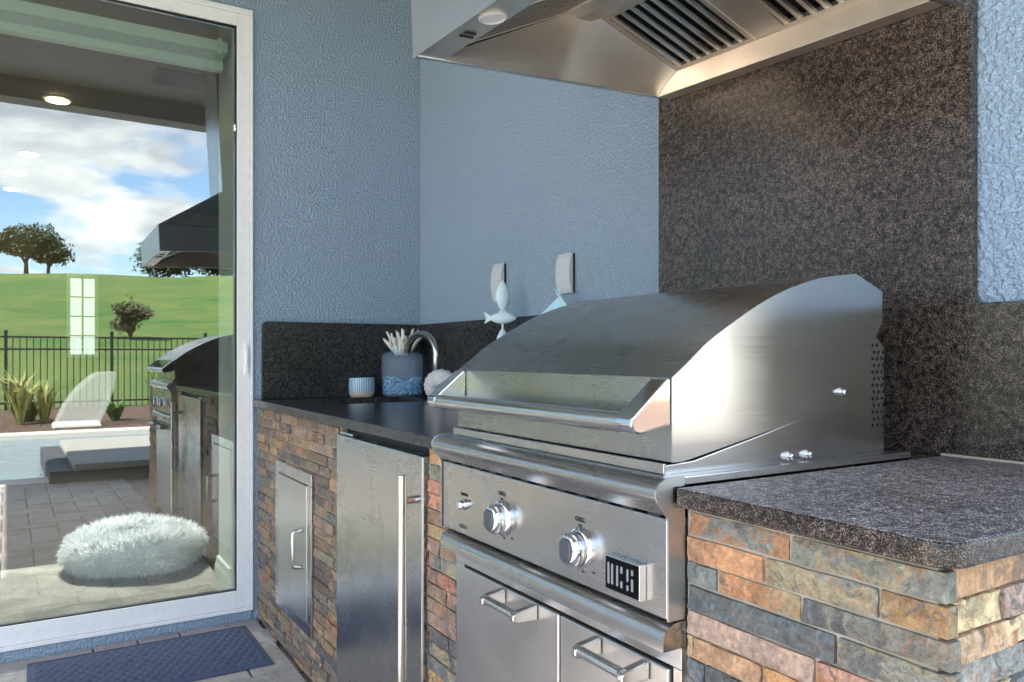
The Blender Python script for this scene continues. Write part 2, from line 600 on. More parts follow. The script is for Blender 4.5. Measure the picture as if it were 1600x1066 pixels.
class MB:
    def __init__(self):
        self.v = []
        self.f = []

    def add(self, vs, fs):
        k = len(self.v)
        self.v += [tuple(p) for p in vs]
        self.f += [tuple(i + k for i in q) for q in fs]
        return self

    def box(self, x0, x1, y0, y1, z0, z1):
        vs = [(x0, y0, z0), (x1, y0, z0), (x1, y1, z0), (x0, y1, z0), (x0, y0, z1), (x1, y0, z1), (x1, y1, z1), (x0, y1, z1)]
        return self.add(vs, [(0, 3, 2, 1), (4, 5, 6, 7), (0, 1, 5, 4), (1, 2, 6, 5), (2, 3, 7, 6), (3, 0, 4, 7)])

    def prism(self, pts, a0, a1, axis='x'):
        """polygon pts in the plane across axis, extruded a0..a1; axis x: (y,z), y: (x,z), z: (x,y)"""
        def P(p, a):
            return {'x': (a, p[0], p[1]), 'y': (p[0], a, p[1]), 'z': (p[0], p[1], a)}[axis]
        n = len(pts)
        vs = [P(p, a0) for p in pts] + [P(p, a1) for p in pts]
        fs = [tuple(range(n))[::-1], tuple(range(n, 2 * n))]
        for i in range(n):
            j = (i + 1) % n
            fs.append((i, j, n + j, n + i))
        return self.add(vs, fs)

    def tube(self, path, r, seg=12, caps=True):
        path = [Vector(p) for p in path]
        rs = r if isinstance(r, (list, tuple)) else [r] * len(path)
        vs = []
        up = None
        for i, p in enumerate(path):
            d = (path[min(i + 1, len(path) - 1)] - path[max(i - 1, 0)]).normalized()
            if up is None:
                up = Vector((0, 0, 1)) if abs(d.z) < 0.9 else Vector((1, 0, 0))
            a = d.cross(up).normalized()
            up = a.cross(d).normalized()
            for k in range(seg):
                t = 2 * math.pi * k / seg
                vs.append(p + (a * math.cos(t) + up * math.sin(t)) * rs[i])
        fs = []
        for i in range(len(path) - 1):
            for k in range(seg):
                fs.append((i * seg + k, i * seg + (k + 1) % seg, (i + 1) * seg + (k + 1) % seg, (i + 1) * seg + k))
        if caps:
            fs.append(tuple(range(seg))[::-1])
            fs.append(tuple(range((len(path) - 1) * seg, len(path) * seg)))
        return self.add(vs, fs)

    def lathe(self, prof, c, axis='z', seg=32, sx=1.0, sy=1.0):
        """prof [(r, h)], h along axis (axis '-y' points at the patio)"""
        vs = []
        for r, h in prof:
            for k in range(seg):
                t = 2 * math.pi * k / seg
                a, b = r * math.cos(t) * sx, r * math.sin(t) * sy
                if axis == 'z':
                    p = (c[0] + a, c[1] + b, c[2] + h)
                elif axis == '-y':
                    p = (c[0] + a, c[1] - h, c[2] + b)
                else:
                    p = (c[0] + h, c[1] + a, c[2] + b)
                vs.append(p)
        fs = []
        for i in range(len(prof) - 1):
            for k in range(seg):
                fs.append((i * seg + k, i * seg + (k + 1) % seg, (i + 1) * seg + (k + 1) % seg, (i + 1) * seg + k))
        fs.append(tuple(range(seg))[::-1])
        fs.append(tuple(range((len(prof) - 1) * seg, len(prof) * seg)))
        return self.add(vs, fs)

    def mesh(self, name, o=Vector((0, 0, 0))):
        me = bpy.data.meshes.new(name)
        me.from_pydata([tuple(Vector(p) - o) for p in self.v], [], self.f)
        me.update()
        return me

    def build(self, name, mat, parent=None, bevel=0, smooth=False, seg=2, label=None, kind=None, local=False, fix=True):
        o0 = Vector((0, 0, 0)) if local else org(parent)
        me = self.mesh(name, o0)
        if fix:
            import bmesh
            bm = bmesh.new()
            bm.from_mesh(me)
            bmesh.ops.recalc_face_normals(bm, faces=bm.faces)
            bm.to_mesh(me)
            bm.free()
        me.materials.append(MATS[mat])
        ob = bpy.data.objects.new(name, me)
        COL.objects.link(ob)
        if parent:
            ob.parent = parent
            ORG[ob.name] = o0
        if bevel:
            m = ob.modifiers.new("bevel", 'BEVEL')
            m.width = bevel
            m.segments = seg
            m.limit_method = 'ANGLE'
            m.angle_limit = R(35)
            m.harden_normals = False
        if smooth:
            for p in me.polygons:
                p.use_smooth = True
            if smooth != 'all':
                m = ob.modifiers.new("edges", 'EDGE_SPLIT')
                m.split_angle = R(smooth if isinstance(smooth, (int, float)) and smooth is not True else 32)
        if label:
            ob["label"] = label
        if kind:
            ob["kind"] = kind
        return ob


def text_mesh(txt, size, x, y, z, mat, parent, name, sx=1.0, depth=0.0004, align='CENTER', bold=0.0):
    cu = bpy.data.curves.new("lettering_curve", 'FONT')
    cu.body = txt
    cu.size = size
    cu.align_x = align
    cu.align_y = 'CENTER'
    cu.extrude = depth
    cu.offset = bold
    ob = bpy.data.objects.new("lettering_tmp", cu)
    COL.objects.link(ob)
    dg = bpy.context.evaluated_depsgraph_get()
    me = bpy.data.meshes.new_from_object(ob.evaluated_get(dg))
    bpy.data.objects.remove(ob)
    o0 = org(parent)
    for v in me.vertices:
        a, b, c = v.co
        v.co = Vector((x + a * sx, y - c, z + b)) - o0
    me.name = name
    me.materials.clear()
    me.materials.append(MATS[mat])
    o = bpy.data.objects.new(name, me)
    COL.objects.link(o)
    o.parent = parent
    return o


def fillet(pts, idx, r, n=6):
    """round corner idx of a 2D polygon"""
    out = []
    N = len(pts)
    for i, p in enumerate(pts):
        if i not in idx:
            out.append(p)
            continue
        a = Vector(pts[i - 1]) - Vector(p)
        b = Vector(pts[(i + 1) % N]) - Vector(p)
        a.normalize(); b.normalize()
        half = a.angle(b) / 2
        t = r / math.tan(half)
        c = Vector(p) + (a + b).normalized() * (r / math.sin(half))
        p0 = Vector(p) + a * t
        p1 = Vector(p) + b * t
        v0, v1 = p0 - c, p1 - c
        a0 = math.atan2(v0.y, v0.x); a1 = math.atan2(v1.y, v1.x)
        d = (a1 - a0 + math.pi) % (2 * math.pi) - math.pi
        for k in range(n + 1):
            q = a0 + d * k / n
            out.append((c.x + r * math.cos(q), c.y + r * math.sin(q)))
    return out


# ------------------------------------------------------------------ ground, patio, pool, yard
def terrain_z(x, y):
    r = math.hypot(x, y)
    t = max(0.0, min(1.0, (r - 15.0) / 70.0))
    ang = abs(math.atan2(y, x))
    w = max(0.0, min(1.0, (0.55 - ang) / 0.25))
    z = 8.6 * t * t * (3 - 2 * t) * (w * w * (3 - 2 * w)) + 0.3 * t
    if r > 85:
        z -= min(6.0, (r - 85) * 0.05) * w
    k = max(0.0, min(1.0, (r - 16) / 20))
    z += k * 1.5 * (noise.noise((x * 0.035, y * 0.035, 3.1)) + 0.35 * noise.noise((x * 0.11, y * 0.11, 8.0)))
    return z - 0.16 * (1 - min(1.0, max(0.0, (r - 10.5) / 3.0)))


def ground():
    m = MB()
    rs = [0, 4, 8, 10, 11, 12, 13, 14, 15, 16.5, 18, 20] + [20 + 2.2 * i for i in range(1, 40)] + [115, 130, 150, 190, 260, 400, 700, 1400]
    nseg = 160
    for r in rs:
        for k in range(nseg):
            a = 2 * math.pi * k / nseg
            x, y = r * math.cos(a), r * math.sin(a)
            m.v.append((x, y, terrain_z(x, y)))
    for i in range(len(rs) - 1):
        for k in range(nseg):
            m.f.append((i * nseg + k, (i + 1) * nseg + k, (i + 1) * nseg + (k + 1) % nseg, i * nseg + (k + 1) % nseg))
    o = m.build("lawn", "lawn_grass", smooth='all')
    tag(o, "rolling green golf course lawn rising to a low hill", "lawn", kind="structure")


ground()
m = MB().box(0.0, 4.36, -9, 0.0, -0.3, -0.022)
o = MB().box(2.955, 4.36, 0.002, 16, -0.3, -0.006).box(4.362, 15, 7.002, 30, -0.3, -0.006).box(-3, 9.55, -26, -9.004, -0.3, -0.006).build("bounce_deck", "coping")  # pale slabs added out of view to bounce sun and neutralise steel reflections
tag(o, "unseen pale deck beside the pool, added to bounce light onto the kitchen", "bounce deck", kind="structure")
patio = tag(m.build("patio", "paver_sand"), "grey pink paver patio in front of the outdoor kitchen", "patio", kind="structure")


def pavers():
    # herringbone of 0.30 x 0.15 pieces
    L_, W_ = 0.30, 0.15
    gap = 0.005
    X0, X1, Y0, Y1 = 0.002, 4.358, -3.4, -0.738
    cache = {}

    def piece(l, w, k):
        key = (round(l, 4), round(w, 4), k)
        if key in cache:
            return cache[key]
        b = MB()
        x0, x1, y0, y1 = gap / 2, l - gap / 2, gap / 2, w - gap / 2
        c = 0.005
        zt = 0.0 - k * 0.0012
        b.v = [(x0, y0, -0.05), (x1, y0, -0.05), (x1, y1, -0.05), (x0, y1, -0.05),
               (x0, y0, zt - c), (x1, y0, zt - c), (x1, y1, zt - c), (x0, y1, zt - c),
               (x0 + c, y0 + c, zt), (x1 - c, y0 + c, zt), (x1 - c, y1 - c, zt), (x0 + c, y1 - c, zt)]
        b.f = [(8, 9, 10, 11)]
        for i in range(4):
            j = (i + 1) % 4
            b.f += [(i, j, 4 + j, 4 + i), (4 + i, 4 + j, 8 + j, 8 + i)]
        me = b.mesh("paver")
        me.materials.append(MATS["paver"])
        cache[key] = me
        return me
    todo = []
    for i in range(-80, 80):
        for j in range(-80, 80):
            bx = i * W_ + j * W_ * 2
            by = i * W_ - j * W_ * 2
            for ori, (ox, oy) in ((0, (0, 0)), (1, (0, W_))):
                x, y = bx + ox, by + oy
                l, w = (L_, W_) if ori == 0 else (W_, L_)
                xa, xb, ya, yb = max(x, X0), min(x + l, X1), max(y, Y0), min(y + w, Y1)
                if xb - xa < 0.02 or yb - ya < 0.02:
                    continue
                todo.append(((xa + xb) / 2, (ya + yb) / 2, xa, ya, xb - xa, yb - ya))

    # the pieces that show largest to the camera and in the door come first
    def key(t):
        cx, cy = t[0], t[1]
        direct = cx < 0.9 and -1.7 < cy < -0.7
        return (0 if direct else 1, abs(cy + 1.25) * 1.4)
    todo.sort(key=key)
    rest = MB()
    for n, t in enumerate(todo):
        me = piece(t[4], t[5], random.randrange(3))
        if n < 290:
            o = bpy.data.objects.new("paver", me)
            COL.objects.link(o)
            o.location = (t[2], t[3], 0)
            o.parent = patio
        else:
            rest.add([(v.co.x + t[2], v.co.y + t[3], v.co.z) for v in me.vertices], [tuple(p.vertices) for p in me.polygons])
    if rest.v:
        rest.build("paver_field", "paver", patio, kind="stuff", fix=False)


pavers()

o = MB().box(4.72, 9.2, -8.7, 6.7, -0.5, -0.07).build("pool_water", "pool_water")
tag(o, "rippled pale blue swimming pool water", "pool water", kind="structure")
m = MB()
for (x0, x1, y0, y1) in ((4.362, 4.72, -9, 7), (9.2, 9.55, -9, 7), (4.722, 9.198, -9, -8.7), (4.722, 9.198, 6.7, 7)):
    m.box(x0, x1, y0, y1, -0.5, 0.006)
o = m.build("pool_coping", "coping", bevel=0.012)
tag(o, "pale stone coping edging the swimming pool", "pool coping", kind="structure")
m = MB()
nx, ny = 26, 90
for i in range(nx + 1):
    for j in range(ny + 1):
        x = 9.56 + (15.0 - 9.56) * i / nx
        y = -11 + 22 * j / ny
        m.v.append((x, y, 0.0 + 0.02 * (x - 9.56) / 5.4 + 0.02 * noise.noise((x * 5, y * 5, 0)) + (max(0, terrain_z(x, y)) if x > 11 else 0)))
for i in range(nx):
    for j in range(ny):
        a = i * (ny + 1) + j
        m.f.append((a, a + ny + 1, a + ny + 2, a + 1))
o = m.build("mulch_bed", "mulch", smooth='all')
tag(o, "brown mulch bed along the black fence", "mulch bed", kind="structure")

# raised water-feature block on the near pool edge
t = thing("water_feature_block", (5.2, -1.0, 0), "low pale concrete spillway block at the near pool edge", "spillway")
MB().box(4.30, 6.45, -1.32, -0.12, -0.3, 0.10).build("base", "concrete_dark", t, bevel=0.01)
MB().box(4.24, 6.5, -1.14, -0.10, 0.101, 0.16).build("cap", "concrete_top", t, bevel=0.01)


def fence():
    FX = 14.6
    t = thing("yard_fence", (FX, 0, 0), "black metal picket fence between the pool bed and the golf course", "fence")
    zb = 0.03
    for z in (zb + 0.12, zb + 1.18, zb + 1.42):
        MB().box(FX - 0.016, FX + 0.016, -9, 9, z - 0.018, z + 0.018).build("rail", "fence_black", t)
    pk = MB().box(-0.009, 0.009, -0.009, 0.009, zb, zb + 1.44).mesh("picket")
    pk.materials.append(MATS["fence_black"])
    po = MB().box(-0.028, 0.028, -0.028, 0.028, zb - 0.1, zb + 1.52).box(-0.034, 0.034, -0.034, 0.034, zb + 1.521, zb + 1.55).mesh("post")
    po.materials.append(MATS["fence_black"])
    y = -9.0
    k = 0
    while y <= 9.001:
        o = bpy.data.objects.new("post" if k % 16 == 0 else "picket", po if k % 16 == 0 else pk)
        COL.objects.link(o)
        o.parent = t
        o.location = (-0.0, y, 0)
        y += 0.115
        k += 1


fence()


def added_house():  # added out of view so the lid's side plate mirrors something bright
    t = thing("reflector_house", (17, 16, 0), "unseen pale house added to brighten the reflection in the grill lid side", "house")
    MB().box(12, 22, 11.5, 20, -0.2, 3.4).build("wall", "fascia_white", t)
    MB().prism([(11.0, 3.402), (20.5, 3.402), (15.75, 5.4)], 11.5, 22.5, 'x').build("roof", "mesh_grey", t)
    for k in range(3):
        x = 13.2 + 3.0 * k
        w = MB().box(x, x + 1.4, 11.46, 11.498, 1.0, 2.3).build("window", "trim_white", t)
        MB().box(x + 0.08, x + 1.32, 11.44, 11.459, 1.08, 2.22).build("pane", "dark_rubber", w)


added_house()


def leaf_cloud(m, c, rad, n, size, rnd, hollow=0.3, lump=0.75):
    for _ in range(n):
        while True:
            p = Vector((rnd.uniform(-1, 1), rnd.uniform(-1, 1), rnd.uniform(-1, 1)))
            if hollow < p.length < 1:
                break
        k = 1 + lump * noise.noise((p.x * 2.1 + c[0], p.y * 2.1 + c[1], p.z * 2.1))
        if noise.noise((p.x * 3.2 + c[1], p.y * 3.2, p.z * 3.2 + c[0])) < -0.22:
            continue
        q = Vector((c[0] + p.x * rad[0] * k, c[1] + p.y * rad[1] * k, c[2] + p.z * rad[2] * k))
        a = Vector((rnd.gauss(0, 1), rnd.gauss(0, 1), rnd.gauss(0, 1))).normalized()
        b = a.orthogonal().normalized()
        s = size * rnd.uniform(0.6, 1.3)
        m.add([q - a * s, q + b * s * 0.5, q + a * s, q - b * s * 0.5], [(0, 1, 2, 3)])


def tree(x, y, h, cr, cz, mat, label, trunk_h, n=2600, leaf=0.16, lobes=5, seed=1, group=None):
    z = terrain_z(x, y) - 0.1
    rnd = random.Random(seed)
    t = thing("hill_tree", (x, y, z), label, "tree", group)
    b = MB()
    b.tube([(x, y, z - 0.3), (x + 0.05, y, z + trunk_h * 0.6), (x, y + 0.1, z + h * 0.75)], [0.05 * h, 0.036 * h, 0.01 * h], 8)
    for k in range(7):
        a = rnd.uniform(0, 6.28)
        r0 = rnd.uniform(0.4, 0.8) * cr
        z0 = z + trunk_h * rnd.uniform(0.6, 0.95)
        b.tube([(x, y, z0), (x + 0.5 * r0 * math.cos(a), y + 0.5 * r0 * math.sin(a), z0 + 0.25 * h), (x + r0 * math.cos(a), y + r0 * math.sin(a), z0 + 0.4 * h)], [0.02 * h, 0.013 * h, 0.005 * h], 6)
    b.build("trunk", "bark", t, smooth='all')
    m = MB()
    top = h - trunk_h
    for k in range(lobes):
        a = 2 * math.pi * k / lobes + rnd.uniform(-0.4, 0.4)
        rr = cr * rnd.uniform(0.35, 0.62)
        c = (x + rr * math.cos(a), y + rr * math.sin(a), z + trunk_h + top * rnd.uniform(0.3, 0.68))
        q = cr * rnd.uniform(0.34, 0.6)
        leaf_cloud(m, c, (q, q, min(q * 0.75, top * 0.36)), n // lobes, leaf, rnd)
    leaf_cloud(m, (x, y, z + trunk_h + top * 0.6), (cr * 0.6, cr * 0.6, top * 0.42), n // lobes, leaf, rnd)
    m.build("crown", mat, t, fix=False)


tree(83, -0.1, 4.8, 2.7, 0, "leaf_dark", "dark spreading tree on the hilltop seen in the door's left edge", 1.7, 9000, 0.17, 9, 11, "trees on the golf course hill")
tree(88, 1.9, 4.6, 2.3, 0, "leaf_dark", "second looser tree beside the dark spreading hilltop tree", 1.6, 7000, 0.17, 6, 12, "trees on the golf course hill")
tree(78, 11.6, 3.6, 2.7, 0, "leaf_dark", "broad rounded dark tree low on the hill crest below the reflected hood", 0.3, 7000, 0.2, 8, 13, "trees on the golf course hill")
tree(80, 16.6, 4.0, 2.6, 0, "leaf_dark", "rounded tree half hidden at the door's right edge", 0.4, 6000, 0.2, 7, 15, "trees on the golf course hill")
tree(38, 3.4, 2.1, 0.95, 0, "leaf_bush", "small brownish shrubby tree on the lower slope", 0.3, 4200, 0.08, 6, 14, "trees on the golf course hill")
for k, (yy, xx) in enumerate(((-60, -20), (-66, 8), (-58, 30), (-72, -44), (-50, 52), (-40, 68), (-78, 20))):
    tree(xx, yy, random.uniform(5, 8), random.uniform(3, 4), 0, "leaf_dark", "dark tree far out on the lawn behind the photographer, " + ("nearest the house", "second from the house", "third from the house", "farthest left", "fourth from the house", "nearest the pool", "tallest and farthest")[k], 1.8, 1200, 0.32, 5, 30 + k, "trees far behind the photographer")


def clump(x, y, z, n, h, mat, label, cat, seed, spread=0.35, w=0.02, group=None):
    rnd = random.Random(seed)
    m = MB()
    for _ in range(n):
        a = rnd.uniform(0, 6.28)
        hh = h * rnd.uniform(0.6, 1.1)
        out = spread * rnd.uniform(0.3, 1.2)
        d = Vector((math.cos(a), math.sin(a), 0))
        s = Vector((-d.y, d.x, 0)) * w
        p0 = Vector((x, y, z)) + d * 0.05 * rnd.random()
        p1 = p0 + d * out * 0.35 + Vector((0, 0, hh * 0.75))
        p2 = p0 + d * out + Vector((0, 0, hh * rnd.uniform(0.7, 1.05)))
        m.add([p0 - s, p0 + s, p1 + s * 0.8, p1 - s * 0.8, p2], [(0, 1, 2, 3), (3, 2, 4)])
    o = m.build("ornamental_grass" if cat == "grass" else "bedding_plant", mat, fix=False)
    tag(o, label, cat, group)


clump(10.9, -1.45, 0.0, 60, 0.85, "leaf_yellow", "yellow green strappy grass clump by the fence at the far left", "grass", 3, 0.55, 0.022, "plants in the mulch bed")
clump(11.2, -1.12, 0.0, 40, 0.7, "leaf_yellow", "smaller yellow green grass clump right of the leftmost one", "grass", 4, 0.4, 0.02, "plants in the mulch bed")
clump(11.0, -0.12, 0.0, 70, 0.34, "leaf_green", "low green leafy plant in the mulch by the pool", "plant", 5, 0.3, 0.03, "plants in the mulch bed")
clump(11.6, -1.3, 0.0, 70, 0.34, "leaf_green", "low dark green plant under the leftmost grass clump", "plant", 6, 0.35, 0.03, "plants in the mulch bed")
clump(11.4, 0.6, 0.0, 60, 0.8, "leaf_green", "upright green plant beside the reflected grill", "plant", 8, 0.25, 0.022, "plants in the mulch bed")


def lounger():
    # curved white pool lounge chair beyond the water
    t = thing("pool_lounger", (10.3, -0.8, 0.03), "white mesh pool lounge chair with a curved back beyond the water", "lounger")
    prof = [(-1.02, 0.06), (-0.90, 0.34), (-0.74, 0.58), (-0.60, 0.72), (-0.48, 0.82), (-0.20, 0.84), (-0.22, 0.62), (-0.30, 0.34), (-0.42, 0.06)]
    MB().prism(prof, 10.0, 10.55, 'x').build("shell", "sling_mesh", t, bevel=0.03)
    MB().prism([(-1.05, 0.0), (-0.40, 0.0), (-0.42, 0.058), (-1.02, 0.058)], 9.98, 10.57, 'x').build("base", "lounger_white", t, bevel=0.01)


lounger()

# ------------------------------------------------------------------ house
house = thing("house", (0, 0, 0), "blue stucco house wall and covered porch around the outdoor kitchen", "house")
ZC = 3.2
MB().box(-0.2, 0.0, -0.762, 0.2, -0.3, ZC).build("door_side_wall", "blue_stucco", house)
MB().box(-0.2, 0.0, -3.2, -0.764, 2.535, ZC).build("door_lintel", "blue_stucco", house)
MB().box(-0.2, 0.0, -3.2, -0.764, -0.3, 0.036).build("door_curb", "blue_stucco", house, bevel=0.006)
MB().box(-0.2, 0.0, -7.5, -3.202, -0.3, ZC).build("far_wall", "blue_stucco", house)
MB().box(0.002, 1.745, 0.0, 0.2, -0.3, ZC).build("back_wall", "blue_stucco", house)
MB().box(1.747, 2.95, -0.08, 0.2, -0.3, ZC).build("chimney_breast_wall", "blue_stucco", house, bevel=0.008)
MB().box(0.0, 3.75, -3.5, 0.2, ZC + 0.002, ZC + 0.14).build("porch_ceiling", "grey_stucco", house)
MB().box(3.55, 3.75, -3.5, 0.2, 3.04, ZC).box(0.002, 3.5495, -3.5, -3.3, 2.86, ZC).build("porch_beam", "grey_stucco", house)
MB().box(3.754, 3.79, -3.64, 0.5, 3.06, ZC + 0.35).build("fascia", "fascia_white", house)
MB().box(3.50, 3.75, -3.5, -3.25, -0.05, 2.859).build("porch_post", "blue_stucco", house, bevel=0.01)
m = MB()
m.prism([(-3.55, ZC + 0.36), (2.9, ZC + 0.36), (2.9, ZC + 0.5), (-0.4, ZC + 1.2), (-3.55, ZC + 0.5)], -7.5, 3.95, 'x')
m.build("roof", "mesh_grey", house)
# rest of the house mass
MB().box(-7.4, -0.21, 2.6, 2.8, -0.3, ZC + 0.3).build("outer_wall", "blue_stucco", house)
MB().box(-7.4, -7.2, -7.5, 2.598, -0.3, ZC + 0.3).build("outer_wall", "blue_stucco", house)
MB().box(-7.2, -0.21, -7.5, -7.3, -0.3, ZC + 0.3).build("outer_wall", "blue_stucco", house)
MB().box(-0.2, 2.95, 2.6, 2.8, -0.3, ZC + 0.3).build("outer_wall", "blue_stucco", house)
MB().box(2.75, 2.948, 0.202, 2.598, -0.3, ZC + 0.3).build("outer_wall", "blue_stucco", house)
MB().box(-7.2, -0.21, -7.5, 0.2, ZC + 0.302, ZC + 0.355).box(-7.2, 2.95, 0.202, 2.8, ZC + 0.302, ZC + 0.355).build("roof_deck", "mesh_grey", house)
# interior
MB().box(-7.19, -0.202, -7.29, 2.59, -0.2, 0.03).build("interior_floor", "wood_floor", house)
MB().box(-7.19, -0.202, -7.29, 2.59, 2.75, 2.95).build("interior_ceiling", "greige_paint", house)
MB().box(-6.4, -6.3, -7.29, 2.59, 0.031, 2.748).build("interior_wall", "tan_paint", house)
MB().box(-2.6, -2.5, -0.2, 2.59, 0.031, 2.748).build("interior_wall", "tan_paint", house)
MB().box(-0.36, -0.205, -0.83, 2.0, 0.031, 2.748).build("interior_jamb", "trim_white", house)
MB().box(-0.204, -0.06, -0.83, -0.765, 0.04, 2.53).build("jamb_return", "trim_white", house)
m = MB()
m.prism([(-0.83 - 0.018, 0.03), (-0.83 - 0.018, 0.15), (-0.83 - 0.012, 0.17), (-0.83 - 0.010, 0.19), (-0.83, 0.195), (-0.83, 0.03)], -0.36, -0.1, 'x')
m.build("baseboard", "trim_white", house)

GLASS_YAW = 0.85
# ------------------------------------------------------------------ sliding glass door
door = thing("sliding_glass_door", (-0.02, -1.9, 0.036), "white framed sliding glass door reflecting the pool and golf course", "door")
fr = MB()
fr.box(-0.09, 0.010, -0.774, -0.7635, 0.037, 2.534)
fr.box(-0.09, 0.010, -3.2, -0.7745, 2.512, 2.534)
fr.box(-0.09, 0.010, -3.2, -0.7745, 0.037, 0.052)
fr.box(-0.09, 0.010, -3.2, -3.185, 0.0525, 2.5115)
fr.build("frame", "frame_white", door, bevel=0.002)
sa = MB()
sa.box(-0.05, 0.002, -0.826, -0.7755, 0.053, 2.511)
sa.box(-0.05, 0.002, -3.18, -0.8265, 2.462, 2.511)
sa.box(-0.05, 0.002, -3.18, -0.8265, 0.053, 0.124)
sa.box(-0.05, 0.002, -3.18, -3.12, 0.1245, 2.4615)
sa.build("sash", "frame_white", door, bevel=0.002)
gk = MB()
gk.box(-0.040, -0.006, -0.8295, -0.8267, 0.1247, 2.4617)
gk.box(-0.034, -0.006, -3.119, -0.83, 0.1247, 0.1285)
gk.box(-0.034, -0.006, -3.119, -0.83, 2.4575, 2.4613)
gk.build("gasket", "dark_rubber", door)
gp_ = MB().box(-0.003, 0.003, -2.289, 0.0, 0.1287, 2.4573).build("glass_pane", "window_glass", door, local=True)
gp_.location = Vector((-0.030, -0.8297, 0)) - org(door) + Vector((0, 0, 0))
gp_.rotation_euler = (0, 0, R(GLASS_YAW))
la = MB()
la.box(0.0025, 0.012, -0.796, -0.783, 1.02, 1.145)
la.box(0.0121, 0.017, -0.793, -0.787, 1.05, 1.11)
la.build("latch_plate", "frame_white", door, bevel=0.001)

# blind, rug, pet bed and the lamps inside
bl = thing("roller_blind", (-0.12, -1.9, 2.3), "raised white roller blind behind the top of the glass door", "blind")
MB().box(-0.17, -0.10, -3.1, -0.842, 2.378, 2.424).build("headrail", "blind_white", bl, bevel=0.004)
MB().box(-0.150, -0.115, -3.09, -0.862, 2.338, 2.3775).build("fabric", "blind_fabric", bl)
MB().box(-0.155, -0.105, -3.09, -0.860, 2.303, 2.3375).build("bottom_rail", "blind_white", bl, bevel=0.004)
MB().box(-0.099, -0.094, -0.885, -0.868, 2.365, 2.43).build("bracket", "blind_white", bl)
rug = MB().box(-1.19, -0.21, -3.3, -0.80, 0.031, 0.05).build("area_rug", "rug_weave", bevel=0.004)
tag(rug, "beige distressed area rug just inside the glass door", "rug")


def pet_bed():
    c = Vector((-0.96, -1.105, 0.051))
    t = thing("pet_bed", c, "round fluffy white and grey pet bed on the rug", "pet bed")
    rnd = random.Random(5)

    def surf(a, u):
        # u 0 bottom outside .. 1 centre top; donut cushion
        R0, r0 = 0.200, 0.098
        ph = -0.45 * math.pi + u * 1.55 * math.pi
        rad = R0 + r0 * math.cos(ph) * 1.05
        z = 0.088 + 0.088 * math.sin(ph)
        k = 1 + 0.05 * math.sin(3 * a + 0.7) + 0.03 * math.sin(5 * a)
        rad = max(0.0, rad)
        if ph > math.pi * 0.5:
            z = max(z, 0.060)
        z *= 1 + 0.10 * math.sin(2 * a + 1.1)
        return c + Vector((rad * k * math.cos(a) * 1.0, rad * k * math.sin(a) * 1.03, z))
    m = MB()
    na, nu = 48, 22
    for i in range(na):
        for j in range(nu + 1):
            m.v.append(tuple(surf(2 * math.pi * i / na, j / nu)))
    for i in range(na):
        for j in range(nu):
            a, b = i * (nu + 1) + j, ((i + 1) % na) * (nu + 1) + j
            m.f.append((a, b, b + 1, a + 1))
    m.add([c + Vector((0.14 * math.cos(6.283 * k / 24), 0.14 * math.sin(6.283 * k / 24), 0.060)) for k in range(24)], [tuple(range(24))])
    m.build("cushion", "fur", t, smooth='all')
    f = MB()
    for _ in range(15000):
        a = rnd.uniform(0, 2 * math.pi)
        u = rnd.uniform(0.02, 1.0)
        if rnd.random() < 0.12:
            rr = 0.15 * math.sqrt(rnd.random())
            p = c + Vector((rr * math.cos(a), rr * math.sin(a), 0.061))
            nrm = Vector((0, 0, 1))
        else:
            p = surf(a, u)
            e = 0.01
            nrm = (surf(a + e, u) - p).cross(surf(a, u + e) - p)
            if nrm.length < 1e-9:
                continue
            nrm.normalize()
        ln = rnd.uniform(0.022, 0.045)
        clumpv = noise.noise_vector(Vector((p.x * 26, p.y * 26, p.z * 26)))
        d = (nrm + Vector((clumpv[0], clumpv[1], clumpv[2])) * 0.9 + Vector((0, 0, -0.15))).normalized()
        s = d.orthogonal().normalized()
        s.rotate(__import__("mathutils").Quaternion(d, rnd.uniform(0, 6.28)))
        w = 0.0034
        q = p + d * ln
        if q.z < 0.053:
            q.z = 0.053
        f.add([p - s * w, p + s * w, q], [(0, 1, 2)])
    f.build("fur", "fur", t, kind="stuff", fix=False)


pet_bed()


def downlight(x, y, mat, label):
    t = thing("ceiling_downlight", (x, y, 2.75), label, "downlight", "recessed ceiling lights inside the room")
    MB().lathe([(0.066, -0.001), (0.086, -0.001), (0.082, -0.006), (0.066, -0.010)], (x, y, 2.75), 'z', 24).build("trim_ring", "trim_white", t)
    MB().lathe([(0.01, -0.0105), (0.066, -0.0105), (0.066, -0.013), (0.01, -0.013)], (x, y, 2.75), 'z', 24).build("lens", mat, t)
    ld = bpy.data.lights.new("downlight_beam", 'SPOT')
    ld.energy = 260 if mat == "lamp_warm" else 3
    ld.color = (1.0, 0.95, 0.88)
    ld.spot_size = R(112)
    ld.spot_blend = 0.7
    ld.shadow_soft_size = 0.06
    lo = bpy.data.objects.new("downlight_beam", ld)
    COL.objects.link(lo)
    lo.parent = t
    lo.location = (0, 0, -0.03)


